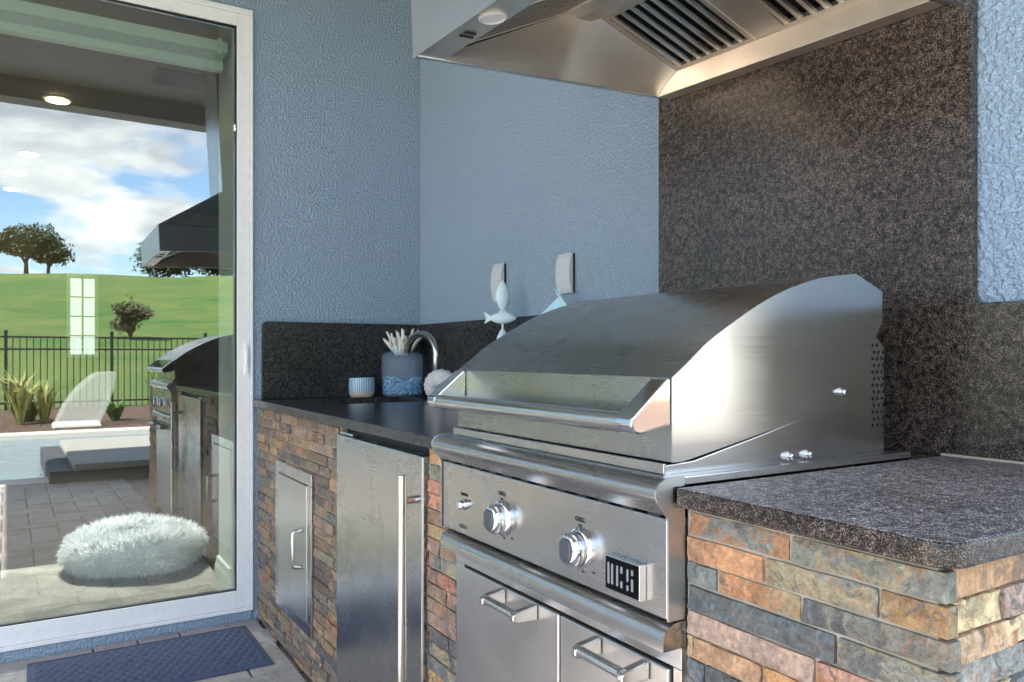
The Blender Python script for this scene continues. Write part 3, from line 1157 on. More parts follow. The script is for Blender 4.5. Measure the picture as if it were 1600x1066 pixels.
CAMP = Vector(cam.location)
downlight(-2.46, -1.422, "lamp_warm", "warm glowing recessed ceiling light nearest the glass door")
downlight(-4.14, -1.595, "lamp_white", "uppermost of the three white ceiling lights behind the glass")
downlight(-4.98, -1.687, "lamp_white", "middle one of the three white ceiling lights behind the glass")
downlight(-5.81, -1.757, "lamp_white", "lowest of the three white ceiling lights behind the glass")
t = thing("ceiling_vent", (-1.645, -0.819, 2.75), "dark slatted air vent in the ceiling behind the glass", "vent")
vx, vy = -1.645, -0.819
MB().box(vx - 0.13, vx + 0.13, vy - 0.13, vy - 0.10, 2.736, 2.749).box(vx - 0.13, vx + 0.13, vy + 0.10, vy + 0.13, 2.736, 2.749).box(vx - 0.13, vx - 0.10, vy - 0.0999, vy + 0.0999, 2.736, 2.749).box(vx + 0.10, vx + 0.13, vy - 0.0999, vy + 0.0999, 2.736, 2.749).build("frame", "mesh_grey", t)
MB().box(vx - 0.0999, vx + 0.0999, vy - 0.0999, vy + 0.0999, 2.746, 2.749).build("backing", "black", t)
for k in range(5):
    xx = vx - 0.08 + 0.04 * k
    MB().box(xx - 0.004, xx + 0.004, vy - 0.0995, vy + 0.0995, 2.736, 2.7455).build("slat", "mesh_grey", t)

# sidelight window deep in the room
t = thing("sidelight_window", (-6.29, -1.1, 1.0), "narrow white sidelight window with small panes deep inside the room", "window")
X0 = -6.298
ya, yb, za, zb_ = -1.27, -0.97, 1.07, 1.98
for (y0, y1, z0, z1) in ((ya, ya + 0.035, za, zb_), (yb - 0.035, yb, za, zb_), (ya + 0.036, yb - 0.036, za, za + 0.035), (ya + 0.036, yb - 0.036, zb_ - 0.035, zb_)):
    MB().box(X0, X0 + 0.04, y0, y1, z0, z1).build("frame", "trim_white", t)
MB().box(X0, X0 + 0.03, (ya + yb) / 2 - 0.01, (ya + yb) / 2 + 0.01, za + 0.036, zb_ - 0.036).build("muntin", "trim_white", t)
for k in range(4):
    z0 = za + 0.036 + k * (zb_ - za - 0.072) / 4
    z1 = za + 0.036 + (k + 1) * (zb_ - za - 0.072) / 4 - 0.014
    for (y0, y1) in ((ya + 0.036, (ya + yb) / 2 - 0.011), ((ya + yb) / 2 + 0.011, yb - 0.036)):
        MB().box(X0 + 0.004, X0 + 0.012, y0, y1, z0, z1).build("pane", "lit_pane", t)
t = thing("wall_picture", (-2.49, -0.05, 1.6), "small dark framed picture on the tan wall inside the room", "picture")
MB().box(-2.498, -2.47, -0.12, 0.16, 1.62, 1.90).build("frame", "picture_dark", t, bevel=0.004)
MB().box(-2.4695, -2.465, -0.09, 0.13, 1.65, 1.87).build("print", "greige_paint", t)

# ------------------------------------------------------------------ doormat


def doormat():
    x0, x1, y0, y1 = 0.085, 0.535, -1.56, -0.81
    nx, ny = 110, 180
    m = MB()
    for i in range(nx + 1):
        for j in range(ny + 1):
            x = x0 + (x1 - x0) * i / nx
            y = y0 + (y1 - y0) * j / ny
            ed = min(x - x0, x1 - x, y - y0, y1 - y)
            z = 0.006
            if ed > 0.028:
                # interlocking pebbled rows
                r = (x - x0) / 0.030
                k = (y - y0) / 0.034 + 0.5 * (int(r) % 2)
                a = (r % 1) - 0.5
                b = (k % 1) - 0.5
                z += 0.0085 * max(0, 1 - 3.2 * (a * a + b * b)) * (0.75 + 0.5 * noise.noise((int(r) * 3.3, int(k) * 5.1, 0)))
            elif ed > 0.020:
                z += 0.003
            elif ed < 0.003:
                z -= 0.004
            m.v.append((x, y, z))
    for i in range(nx):
        for j in range(ny):
            a = i * (ny + 1) + j
            m.f.append((a, a + ny + 1, a + ny + 2, a + 1))
    me = m
    o = me.build("doormat", "navy_mat", smooth='all', fix=False)
    tag(o, "navy blue doormat with pebbled rows on the patio below the glass door", "doormat")


doormat()

# ------------------------------------------------------------------ kitchen island
H = 0.914
isl = thing("kitchen_island", (1.4, -0.4, 0), "stone faced outdoor kitchen counter with dark granite top", "counter")
# mortar cores (leave bays for the appliances)
core = MB()
FY = -0.722
MY = -0.7375
core.box(0.002, 0.335, MY, -0.002, 0, 0.885)
core.box(0.3355, 0.755, MY, -0.002, 0, 0.165)
core.box(0.3355, 0.755, MY, -0.002, 0.69, 0.885)
core.box(0.3355, 0.755, -0.5, -0.002, 0.1655, 0.6895)
core.box(0.7555, 1.033, MY, -0.002, 0, 0.885)
core.box(1.655, 1.82, MY, -0.002, 0, 0.885)
core.box(2.505, 2.862, MY, -0.082, 0, 0.885)
core.box(1.034, 1.654, -0.10, -0.002, 0, 0.885)
core.box(1.821, 2.504, -0.16, -0.082, 0, 0.885)
core.build("core", "mortar", isl)
# countertops
YF = -0.766
sx0, sx1, sy0, sy1 = 0.12, 0.50, -0.57, -0.17
ct = MB()
ct.box(0.003, sx0, YF, -0.003, H - 0.028, H)
ct.box(sx0 + 0.0002, sx1 - 0.0002, YF, sy0, H - 0.028, H)
ct.box(sx0 + 0.0002, sx1 - 0.0002, sy1, -0.003, H - 0.028, H)
ct.box(sx1, 1.795, YF, -0.003, H - 0.028, H)
ct.build("countertop", "granite_shaded", isl, bevel=0.003, label="dark polished left countertop with sink")
pts = fillet([(2.51, YF), (2.893, YF), (2.893, -0.1045), (2.51, -0.1045)], (1,), 0.03, 8)
MB().prism(pts, H - 0.027, H, 'z').build("countertop", "granite_lit_top", isl, bevel=0.004, seg=3, label="brown flecked right countertop with rounded corner")
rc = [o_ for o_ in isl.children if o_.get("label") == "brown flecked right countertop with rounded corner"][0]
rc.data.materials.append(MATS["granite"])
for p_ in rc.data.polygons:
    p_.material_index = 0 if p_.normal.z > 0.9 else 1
MB().box(1.80, 2.509, -0.19, -0.1045, H - 0.027, H).build("countertop", "granite", isl, label="narrow granite strip behind the grill")
# backsplashes
pts = fillet([(-0.729, H + 0.001), (-0.729, 1.240), (-0.022, 1.240), (-0.022, H + 0.001)], (1,), 0.02)
MB().prism(pts, 0.002, 0.021, 'x').build("backsplash", "granite_shaded", isl, bevel=0.0015)
MB().box(0.0215, 1.744, -0.021, -0.002, H + 0.001, 1.240).build("backsplash", "granite_shaded", isl, bevel=0.0015)
# sink
sk = MB()
for (a, b, c, d, e, f_) in ((sx0 - 0.006, sx1 + 0.006, sy0 - 0.006, sy1 + 0.006, 0.73, 0.735),):
    sk.box(a, b, c, d, e, f_)
sk.box(sx0 - 0.006, sx0 - 0.001, sy0 - 0.006, sy1 + 0.006, 0.7355, 0.885)
sk.box(sx1 + 0.001, sx1 + 0.006, sy0 - 0.006, sy1 + 0.006, 0.7355, 0.885)
sk.box(sx0 - 0.0009, sx1 + 0.0009, sy0 - 0.006, sy0 - 0.001, 0.7355, 0.885)
sk.box(sx0 - 0.0009, sx1 + 0.0009, sy1 + 0.001, sy1 + 0.006, 0.7355, 0.885)
sk.build("sink", "steel_x", isl)

# tall granite wall panel behind the grill, L-shaped with a rounded inner corner
pts = fillet([(1.747, H + 0.001), (2.948, H + 0.001), (2.948, 1.192), (2.564, 1.192), (2.564, ZC - 0.004), (1.747, ZC - 0.004)], (3,), 0.022, 8)
o = MB().prism(pts, -0.103, -0.0815, 'y').build("granite_wall_panel", "granite", bevel=0.0015)
tag(o, "tall brown black granite slab on the wall behind the grill", "granite panel")
MB().box(2.512, 2.949, -0.1085, -0.1032, H + 0.0008, H + 0.0045).build("caulk_line", "mortar", isl)


# ---- stones
def stone_protos():
    out = []
    rnd = random.Random(3)
    for k in range(7):
        m = MB()
        nx, nz = 5, 3
        for i in range(nx + 1):
            for j in range(nz + 1):
                x = i / nx
                z = j / nz
                y = 1.0 + rnd.uniform(-0.10, 0.10)
                if i in (0, nx) or j in (0, nz):
                    y -= 0.04 + rnd.uniform(0, 0.07)
                xx = x + (rnd.uniform(-0.012, 0.012) if i not in (0, nx) else (0.006 + rnd.uniform(0, 0.008)) * (1 if i == 0 else -1))
                zz = z + (rnd.uniform(-0.03, 0.03) if j not in (0, nz) else (0.02 + rnd.uniform(0, 0.03)) * (1 if j == 0 else -1))
                m.v.append((xx, -y, zz))
        for i in range(nx):
            for j in range(nz):
                a = i * (nz + 1) + j
                m.f.append((a, a + nz + 1, a + nz + 2, a + 1))
        # rim back to the wall
        rim = [i * (nz + 1) for i in range(nx + 1)] + [nx * (nz + 1) + j for j in range(1, nz + 1)] + [i * (nz + 1) + nz for i in range(nx - 1, -1, -1)] + [j for j in range(nz - 1, 0, -1)]
        b0 = len(m.v)
        for q in rim:
            x, y, z = m.v[q]
            m.v.append((x, 0.0, z))
        for i in range(len(rim)):
            j = (i + 1) % len(rim)
            m.f.append((rim[i], b0 + i, b0 + j, rim[j]))
        me = m.mesh("stone")
        me.materials.append(MATS["slate_stone"])
        out.append(me)
    return out


SP = stone_protos()
PAL_L = [(150, 120, 92), (134, 106, 82), (122, 100, 82), (160, 126, 90), (118, 110, 98), (88, 86, 84), (146, 116, 100), (132, 118, 94), (150, 112, 78), (104, 88, 76)]
PAL_R = [(112, 112, 100), (184, 124, 78), (122, 118, 100), (92, 96, 94), (168, 134, 112), (190, 142, 92), (176, 118, 92), (84, 90, 90)]
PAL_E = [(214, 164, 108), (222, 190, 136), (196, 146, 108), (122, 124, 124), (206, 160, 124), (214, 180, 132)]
rs = random.Random(21)
COURSE = 0.0345
N_STONE = [0]
REST = MB()


def stone(face, a0, a1, z0, z1, depth, col, single=True):
    me = rs.choice(SP)
    flip = rs.random() < 0.5
    if not single:
        for q in ((face,),):
            pts = []
            for v in me.vertices:
                x = 1 - v.co.x if flip else v.co.x
                if face == 'front':
                    pts.append((a0 + x * (a1 - a0), FY + v.co.y * depth, z0 + v.co.z * (z1 - z0)))
                else:
                    pts.append((2.853 - v.co.y * depth, a0 + x * (a1 - a0), z0 + v.co.z * (z1 - z0)))
            REST.add(pts, [tuple(p.vertices) for p in me.polygons])
        return
    o = bpy.data.objects.new("stone", me)
    COL.objects.link(o)
    o.parent = isl
    oo = org(isl)
    sx = (a1 - a0)
    if face == 'front':
        o.location = Vector((a1 if flip else a0, FY, z0)) - oo
        o.scale = (-sx if flip else sx, depth, z1 - z0)
    else:
        o.rotation_euler = (0, 0, R(90))
        o.location = Vector((2.853, a1 if flip else a0, z0)) - oo
        o.scale = (-sx if flip else sx, depth, z1 - z0)
    gy = sum(col) / 3
    ks = 0.76 if a0 > 2.0 or face == 'end' else 0.95
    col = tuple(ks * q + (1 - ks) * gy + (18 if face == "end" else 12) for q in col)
    c = s2l(*col)
    j = rs.uniform(0.85, 1.15)
    o.color = (c[0] * j, c[1] * j, c[2] * j, 1)
    N_STONE[0] += 1


def run(face, a0, a1, z0, z1, pal, lens, single=True):
    a = a0
    while a < a1 - 0.004:
        l = rs.uniform(*lens)
        b = a + l
        if a1 - b < lens[0] * 0.6:
            b = a1
        stone(face, a + 0.0010, b - 0.0010, z0 + 0.0009, z1 - 0.0009, 0.019 + rs.choice((0, 0.002, 0.004, 0.006)), rs.choice(pal), single)
        a = b


ZT = 0.880
rows = []
z = ZT
k = 0
while z > 0.004:
    hgt = COURSE * (1 + 0.06 * math.sin(k * 2.3))
    z0 = max(0.002, z - hgt)
    rows.append((z0, z))
    z = z0
    k += 1
EXPL = {
    0: [(2.507, 2.682, (108, 110, 100)), (2.682, 2.876, (122, 120, 104))],
    1: [(2.507, 2.644, (196, 128, 76)), (2.644, 2.80, (128, 124, 106)), (2.80, 2.876, (150, 108, 60))],
    2: [(2.507, 2.563, (100, 106, 98)), (2.563, 2.698, (200, 128, 74)), (2.698, 2.88, (132, 126, 108))],
    3: [(2.507, 2.748, (84, 90, 90)), (2.748, 2.88, (118, 114, 100))],
    4: [(2.507, 2.72, (178, 140, 116)), (2.72, 2.876, (196, 134, 104))],
    5: [(2.507, 2.52, (206, 164, 110)), (2.52, 2.64, (204, 146, 96)), (2.64, 2.73, (200, 134, 70)), (2.73, 2.88, (90, 94, 94))],
    6: [(2.507, 2.54, (84, 90, 92)), (2.54, 2.70, (72, 76, 76)), (2.70, 2.878, (180, 140, 110))],
    7: [(2.507, 2.58, (186, 128, 84)), (2.58, 2.74, (88, 92, 90)), (2.74, 2.876, (196, 150, 110))],
}
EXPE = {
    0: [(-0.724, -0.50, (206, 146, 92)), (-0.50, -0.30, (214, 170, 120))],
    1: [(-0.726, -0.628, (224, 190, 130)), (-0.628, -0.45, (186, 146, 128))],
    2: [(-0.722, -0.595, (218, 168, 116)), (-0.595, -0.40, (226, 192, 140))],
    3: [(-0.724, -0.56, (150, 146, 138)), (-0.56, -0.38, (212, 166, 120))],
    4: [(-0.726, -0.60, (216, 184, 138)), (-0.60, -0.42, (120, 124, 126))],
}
for k, (z0, z1) in enumerate(rows):
    # left bay around the access door
    if z1 > 0.70 or z0 < 0.145:
        segs = [(0.004, 1.030)]
    else:
        segs = [(0.004, 0.318), (0.772, 1.030)]
    for a, b in segs:
        run('front', a, b, z0, z1, PAL_L, (0.07, 0.21))
    run('front', 1.657, 1.806, z0, z1, PAL_L + PAL_R, (0.05, 0.16))
    if k in EXPL:
        for a, b, c in EXPL[k]:
            stone('front', a + 0.0010, b - 0.0010, z0 + 0.0009, z1 - 0.0009, 0.019 + rs.choice((0, 0.002, 0.004)), c)
    else:
        run('front', 2.507, 2.876, z0, z1, PAL_R, (0.07, 0.22), k < 10)
    a = -0.724
    if k in EXPE:
        for a0_, b0_, c in EXPE[k]:
            stone('end', a0_ + 0.0006, b0_ - 0.0006, z0 + 0.0008, z1 - 0.0008, 0.014 + rs.choice((0, 0.003, 0.006)), c)
            a = b0_
    run('end', a, -0.084, z0, z1, PAL_E, (0.09, 0.22), k < 6 and a > -0.5 and False)
o = REST.build("stone_field", "slate_stone", isl, kind="stuff", fix=False)
o.color = s2l(176, 142, 110)
print("stones", N_STONE[0])

# ------------------------------------------------------------------ access door
t = thing("access_door", (0.545, -0.745, 0.42), "small stainless access door set in the stone at the left end", "access door")
ax0, ax1, az0, az1, ay = 0.318, 0.770, 0.150, 0.700, -0.752
m = MB()
b_ = 0.042
m.box(ax0, ax1, ay, -0.70, az1 - b_, az1).box(ax0, ax1, ay, -0.70, az0, az0 + b_)
m.box(ax0, ax0 + b_, ay, -0.70, az0 + b_ + 0.0002, az1 - b_ - 0.0002).box(ax1 - b_, ax1, ay, -0.70, az0 + b_ + 0.0002, az1 - b_ - 0.0002)
m.build("frame", "steel_x", t, bevel=0.002)
dp = MB().box(ax0 + b_ + 0.003, ax1 - b_ - 0.003, ay - 0.003, -0.71, az0 + b_ + 0.003, az1 - b_ - 0.003).build("door_panel", "steel_z", t, bevel=0.003)
hx = ax1 - b_ - 0.045
MB().tube([(hx, ay - 0.003, 0.372), (hx, ay - 0.034, 0.376), (hx, ay - 0.036, 0.384), (hx, ay - 0.036, 0.488), (hx, ay - 0.034, 0.496), (hx, ay - 0.003, 0.50)], 0.007, 10).build("handle", "steel_bar", dp, smooth='all')

# ------------------------------------------------------------------ refrigerator
t = thing("outdoor_refrigerator", (1.38, -0.74, 0.0), "tall stainless refrigerator door with a long vertical bar handle", "refrigerator")
rx0, rx1 = 1.035, 1.653
MB().box(rx0 + 0.004, rx1 - 0.004, -0.720, -0.12, 0.05, 0.884).build("cabinet", "black", t)
dr = MB().box(rx0 + 0.003, rx1 - 0.003, -0.755, -0.7215, 0.06, 0.860).build("door", "steel_x", t, bevel=0.004)
MB().box(rx0 + 0.006, rx0 + 0.11, -0.745, -0.7205, 0.8605, 0.868).build("hinge", "steel_bar", t, bevel=0.002)
MB().box(rx0 + 0.02, rx1 - 0.02, -0.742, -0.70, 0.03, 0.0495).build("toe_grille", "black", t)
hd = MB().tube([(1.620, -0.793, 0.10), (1.620, -0.793, 0.815)], 0.0115, 20).build("handle", "steel_bar", dr, smooth=True)
for z in (0.755, 0.17):
    MB().tube([(1.620, -0.755, z), (1.620, -0.784, z)], 0.009, 14).build("handle_standoff", "steel_bar", dr, smooth=True)

# ------------------------------------------------------------------ grill
gr = thing("built_in_grill", (2.15, -0.5, 0.914), "stainless built in gas grill with a curved closed lid", "grill")
GX0, GX1 = 1.80, 2.502
LX0, LX1 = 1.82, 2.485
fb = [(-0.757, 0.917), (-0.757, 0.941), (-0.70, 0.944), (-0.55, 0.975), (-0.36, 1.018), (-0.262, 1.140), (-0.231, 1.114), (-0.231, 0.917)]
MB().prism(fb, LX0 + 0.006, LX1 - 0.006, 'x').build("firebox", "steel_y", gr, bevel=0.002)
lp = [(-0.749, 0.945), (-0.749, 1.067)]
ctrl = [(-0.749, 1.067), (-0.715, 1.091), (-0.674, 1.121), (-0.615, 1.154), (-0.559, 1.182), (-0.494, 1.207), (-0.414, 1.228), (-0.322, 1.240)]


def cat(pts, n=5):
    out = []
    for i in range(len(pts) - 1):
        p0 = pts[max(i - 1, 0)]; p1 = pts[i]; p2 = pts[i + 1]; p3 = pts[min(i + 2, len(pts) - 1)]
        for k in range(n):
            t_ = k / n
            out.append(tuple(0.5 * ((2 * p1[d]) + (-p0[d] + p2[d]) * t_ + (2 * p0[d] - 5 * p1[d] + 4 * p2[d] - p3[d]) * t_ * t_ + (-p0[d] + 3 * p1[d] - 3 * p2[d] + p3[d]) * t_ ** 3) for d in (0, 1)))
    out.append(pts[-1])
    return out


lprof = [(-0.749, 0.945)] + cat(ctrl, 6) + [(-0.246, 1.212), (-0.246, 1.158), (-0.350, 1.024), (-0.360, 1.016), (-0.549, 0.979), (-0.711, 0.948), (-0.73, 0.945)]
lid = MB().prism(lprof, LX0, LX1 - 0.0025, 'x').build("lid", "steel_lid", gr, smooth=30)
# right and left lid side plates, slightly proud
MB().prism(lprof, LX1 - 0.0024, LX1, 'x').build("lid_side_plate", "steel_y", lid)
for (y_, z_) in ((-0.365, 1.036), (-0.492, 0.936), (-0.446, 0.936)):
    xb = LX1 if z_ > 1 else LX1 - 0.006
    MB().lathe([(0.0075, 0.0), (0.0075, 0.004), (0.005, 0.0045), (0.005, 0.010), (0.003, 0.011)], (xb, y_, z_), 'x', 10).build("bolt", "steel_bar", gr)
hm = MB()
for i in range(13):
    z_ = 0.975 + i * 0.0118
    for j in range(3):
        y_ = -0.268 + j * 0.0135 + (0.004 if i % 2 else 0)
        if z_ > 1.10 and j == 2 and i == 12:
            continue
        hm.lathe([(0.0032, 0.0), (0.0032, 0.0006)], (LX1 - 0.0058, y_ + 0.002, z_), 'x', 8)
hm.build("vent_holes", "black", gr, kind="stuff")
# handle
hb = MB().tube([(1.838, -0.808, 1.003), (2.452, -0.808, 1.003)], 0.0150, 24).build("lid_handle", "steel_bar", gr, smooth=True)
for (xa, xb_) in ((1.8215, 1.858), (2.447, 2.483)):
    pr_ = [(-0.7495, 1.066), (-0.756, 1.066), (-0.822, 1.012), (-0.824, 1.002), (-0.818, 0.991), (-0.806, 0.988), (-0.7495, 0.999)]
    MB().prism(pr_, xa, xb_, 'x').build("handle_bracket", "chrome", hb, bevel=0.010, seg=5)
# bullnose ledge
bn = [(-0.745, 0.9275), (-0.770, 0.927), (-0.782, 0.925), (-0.791, 0.920), (-0.797, 0.912), (-0.798, 0.904), (-0.795, 0.896), (-0.777, 0.8745), (-0.745, 0.8745)]
MB().prism(bn, GX0 - 0.006, GX1, 'x').build("bullnose_ledge", "steel_x", gr, smooth=40)
MB().box(LX0 + 0.004, LX1 - 0.004, -0.7615, -0.757, 0.928, 0.9435).build("front_lip", "steel_x", gr, bevel=0.001)
# control panel
MB().box(GX0, GX1, -0.774, -0.70, 0.727, 0.8695).build("control_panel", "steel_x", gr, bevel=0.0025)
vs = MB()
for k in range(12):
    xx = GX0 + 0.03 + k * 0.0575
    vs.box(xx, xx + 0.026, -0.7755, -0.76, 0.8700, 0.8742)
vs.build("vent_slots", "black", gr, kind="stuff")
# right end plate follows bullnose, flange and panel
ep = [(-0.745, 0.9282), (-0.771, 0.9278), (-0.783, 0.9258), (-0.792, 0.9206), (-0.798, 0.9123), (-0.799, 0.904), (-0.796, 0.8955), (-0.777, 0.872), (-0.7752, 0.866), (-0.7752, 0.726), (-0.744, 0.726), (-0.744, 0.884), (-0.766, 0.886), (-0.7665, 0.9145), (-0.745, 0.9145)]
MB().prism(ep, GX1 + 0.0003, GX1 + 0.0035, 'x').build("end_plate", "steel_satin", gr)
MB().prism(ep, GX0 - 0.0095, GX0 - 0.0063, 'x').build("end_plate", "steel_satin", gr)
fl = MB()
fl.box(LX1 - 0.0055, GX1 + 0.0033, -0.7445, -0.192, 0.9143, 0.9275)
fl.box(GX0 - 0.009, LX0 + 0.0055, -0.7445, -0.192, 0.9143, 0.9275)
fl.box(LX0 + 0.0056, LX1 - 0.0056, -0.2305, -0.192, 0.9143, 0.922)
fl.build("counter_flange", "steel_y", gr, bevel=0.002)
# knobs
for n_, (kx, kz) in enumerate(((2.052, 0.790), (2.300, 0.786))):
    bz = MB().lathe([(0.034, 0.0), (0.034, 0.003), (0.031, 0.007), (0.0285, 0.008), (0.0275, 0.006), (0.020, 0.006)], (kx, -0.7742, kz), '-y', 40).build("knob_bezel", "chrome", gr, smooth=True)
    MB().lathe([(0.015, 0.0065), (0.0255, 0.0068), (0.0275, 0.010), (0.0278, 0.019), (0.0262, 0.0255), (0.0228, 0.0290), (0.018, 0.0302)], (kx, -0.7742, kz), '-y', 40, 0.96, 1.0).build("knob", "chrome", bz, smooth=40)
    gp = fillet([(kx - 0.0150, kz - 0.0195), (kx + 0.0150, kz - 0.0195), (kx + 0.0150, kz + 0.0195), (kx - 0.0150, kz + 0.0195)], (0, 1, 2, 3), 0.0125, 8)
    MB().prism(gp, -0.7742 - 0.0335, -0.7742 - 0.029, 'y').build("knob_grip", "knob_grey", bz, bevel=0.0025, seg=3)
    text_mesh("GRILL", 0.0105, kx - 0.002, -0.7744, kz + 0.046, "ink", gr, "lettering", 1.0, 0.0002, bold=0.0003)
    text_mesh("OFF", 0.0055, kx - 0.002, -0.7744, kz + 0.036, "ink", gr, "lettering", 1.0, 0.0002, bold=0.0002)
    text_mesh("LO", 0.0055, kx + 0.006, -0.7744, kz - 0.037, "ink", gr, "lettering", 1.0, 0.0002, bold=0.0002)
    text_mesh("HI", 0.0055, kx + 0.034, -0.7744, kz - 0.032, "ink", gr, "lettering", 1.0, 0.0002, bold=0.0002)
bt = MB().lathe([(0.012, 0.0), (0.012, 0.003), (0.009, 0.0035), (0.009, 0.012), (0.006, 0.0145)], (1.898, -0.7742, 0.790), '-y', 24).build("ignition_button", "chrome", gr, smooth=40)
text_mesh("IGNITION", 0.0085, 1.898, -0.7744, 0.811, "ink", gr, "lettering", 0.8, 0.0002, bold=0.0003)
text_mesh("ROTISSERIE  ON\nCOOKING GRILLS", 0.0042, 1.892, -0.7744, 0.744, "ink", gr, "lettering", 1.0, 0.0002)
# badge
bd = MB().box(2.378, 2.458, -0.7865, -0.7742, 0.743, 0.796).build("badge", "steel_bar", gr, bevel=0.0012)
MB().box(2.3805, 2.4555, -0.7872, -0.7866, 0.7455, 0.7935).build("badge_face", "badge_black", bd)


def badge_letters():
    yb, yt = 0.753, 0.786
    m = MB()
    Y0, Y1 = -0.7879, -0.7873

    def bar(x, z0, z1, w=0.0032):
        m.prism(fillet([(x - w, z0), (x + w, z0), (x + w, z1), (x - w, z1)], (0, 1, 2, 3), w * 0.8, 4), Y0, Y1, 'y')
    x = 2.3880
    st = 0.0088
    zm = (yb + yt) / 2
    # D : upright, then two rounded strokes
    bar(x, yb, yt, 0.0022); bar(x + st, yb + 0.001, yt - 0.001, 0.0022)
    # C : left stroke, then split ends
    bar(x + 2 * st + 0.003, yb + 0.001, yt - 0.001, 0.0022)
    bar(x + 3 * st + 0.004, yb + 0.0005, zm - 0.0055, 0.0024); bar(x + 3 * st + 0.004, zm + 0.0055, yt - 0.0005, 0.0024)
    # S : staggered strokes
    bar(x + 4 * st + 0.009, zm - 0.003, yt - 0.001, 0.0022); bar(x + 4 * st + 0.009, yb, zm - 0.008, 0.0022)
    bar(x + 5 * st + 0.0105, yb + 0.001, zm + 0.003, 0.0022); bar(x + 5 * st + 0.0105, zm + 0.008, yt, 0.0022)
    m.build("badge_lettering", "badge_grey", bd)


badge_letters()

# ------------------------------------------------------------------ cabinet below the grill
cb = thing("grill_cabinet", (2.16, -0.74, 0.0), "stainless double door cabinet below the grill controls", "cabinet")
CX0, CX1, CY = 1.812, 2.503, -0.748
lt = [(-0.70, 0.722), (-0.752, 0.722), (-0.765, 0.720), (-0.775, 0.7145), (-0.781, 0.706), (-0.782, 0.698), (-0.782, 0.684), (-0.70, 0.684)]
MB().prism(lt, 1.803, 2.5025, 'x').build("top_trim", "steel_x", cb, smooth=40)
m = MB()
m.box(CX0, CX1, CY, -0.60, 0.652, 0.6835).box(CX0, CX1, CY, -0.60, 0.05, 0.09)
m.box(CX0, 1.848, CY, -0.60, 0.0902, 0.6518).box(2.486, CX1, CY, -0.60, 0.0902, 0.6518)
m.build("frame", "steel_z", cb, bevel=0.001)
MB().box(1.849, 2.485, -0.70, -0.20, 0.10, 0.65).build("liner", "black", cb)
for (x0, x1, hx0, hx1) in ((1.8515, 2.208, 2.032, 2.128), (2.2125, 2.4825, 2.330, 2.428)):
    d_ = MB().box(x0, x1, CY - 0.006, -0.705, 0.094, 0.648).build("door", "steel_z", cb, bevel=0.003)
    zz = 0.632
    MB().tube([(hx0, -0.796, zz), (hx1, -0.796, zz)], 0.0085, 16).build("handle_bar", "steel_bar", d_, smooth=True)
    for xx in (hx0 - 0.008, hx1 + 0.008):
        sgn = -1 if xx < hx0 else 1
        MB().prism([(-0.7545, zz - 0.014), (-0.7545, zz + 0.016), (-0.796, zz + 0.0095), (-0.806, zz + 0.004), (-0.806, zz - 0.008), (-0.798, zz - 0.0125)], xx - 0.007, xx + 0.007, 'x').build("handle_post", "steel_bar", d_, bevel=0.003, seg=2)

# ------------------------------------------------------------------ range hood (tilts slightly forward, as it hangs in the photograph)
hd = thing("range_hood", (1.787, -0.105, 1.772), "large stainless range hood with baffle filters over the grill", "range hood")
hd.rotation_euler = (math.atan(0.046), math.atan(0.042), 0)
W, D = 0.742, 0.732


def hbuild(m, name, mat, parent=None, **kw):
    return m.build(name, mat, parent or hd, local=True, **kw)


th = 0.012
hbuild(MB().box(0, th, -D, 0, 0, 0.16), "side_panel", "steel_y", bevel=0.0015)
hbuild(MB().box(W - th, W, -D, 0, 0, 0.16), "side_panel", "steel_y", bevel=0.0015)
hbuild(MB().box(0, W, -D - 0.004, -D - 0.0005, -0.002, 0.162), "front_panel", "steel_satin", bevel=0.001)
hbuild(MB().box(th + 0.0005, W - th - 0.0005, -0.048, -0.001, 0, 0.05), "rear_channel", "steel_hood", bevel=0.001)
m = MB()
m.prism([(-D - 0.004, 0.1625), (-0.002, 0.1625), (-0.002, 0.42), (-0.30, 0.42)], 0, W, 'x')
cn = hbuild(m, "canopy", "steel_x")
hbuild(MB().box(0.19, W - 0.19, -0.30, -0.002, 0.4205, 1.40), "chimney", "steel_z")
# bank profile: front strip, front bank up, ridge, rear bank down
yF, yR0, yR1, yB = -0.665, -0.372, -0.286, -0.049
zF, zRg, zB = 0.006, 0.135, 0.048
hbuild(MB().box(th + 0.0005, W - th - 0.0005, -D, yF, 0.004, 0.016), "front_strip", "steel_hood")
xi = 0.082
for side in (0, 1):
    X = lambda v: v if side == 0 else W - v
    a = [(X(th), -D + 0.001, 0.003), (X(th), yF, 0.003), (X(th), yR0, 0.003), (X(th), (yR0 + yR1) / 2, 0.003), (X(th), yR1, 0.003), (X(th), yB, 0.003)]
    b = [(X(xi), -D + 0.02, 0.0035), (X(xi), yF, zF), (X(xi), yR0, zRg), (X(xi), (yR0 + yR1) / 2, zRg + 0.012), (X(xi), yR1, zRg), (X(xi), yB, zB)]
    m = MB()
    # several strips so the pressed panel reads curved
    n = 6
    for i in range(len(a)):
        for k in range(n + 1):
            u = k / n
            p = Vector(a[i]).lerp(Vector(b[i]), u)
            hz = a[i][2] + (b[i][2] - a[i][2]) * (u ** 0.85)
            m.v.append((p.x, p.y, hz))
    for i in range(len(a) - 1):
        for k in range(n):
            q = i * (n + 1) + k
            m.f.append((q, q + 1, q + n + 2, q + n + 1))
    hbuild(m, "inner_side_panel", "steel_hood", smooth=25, fix=False)
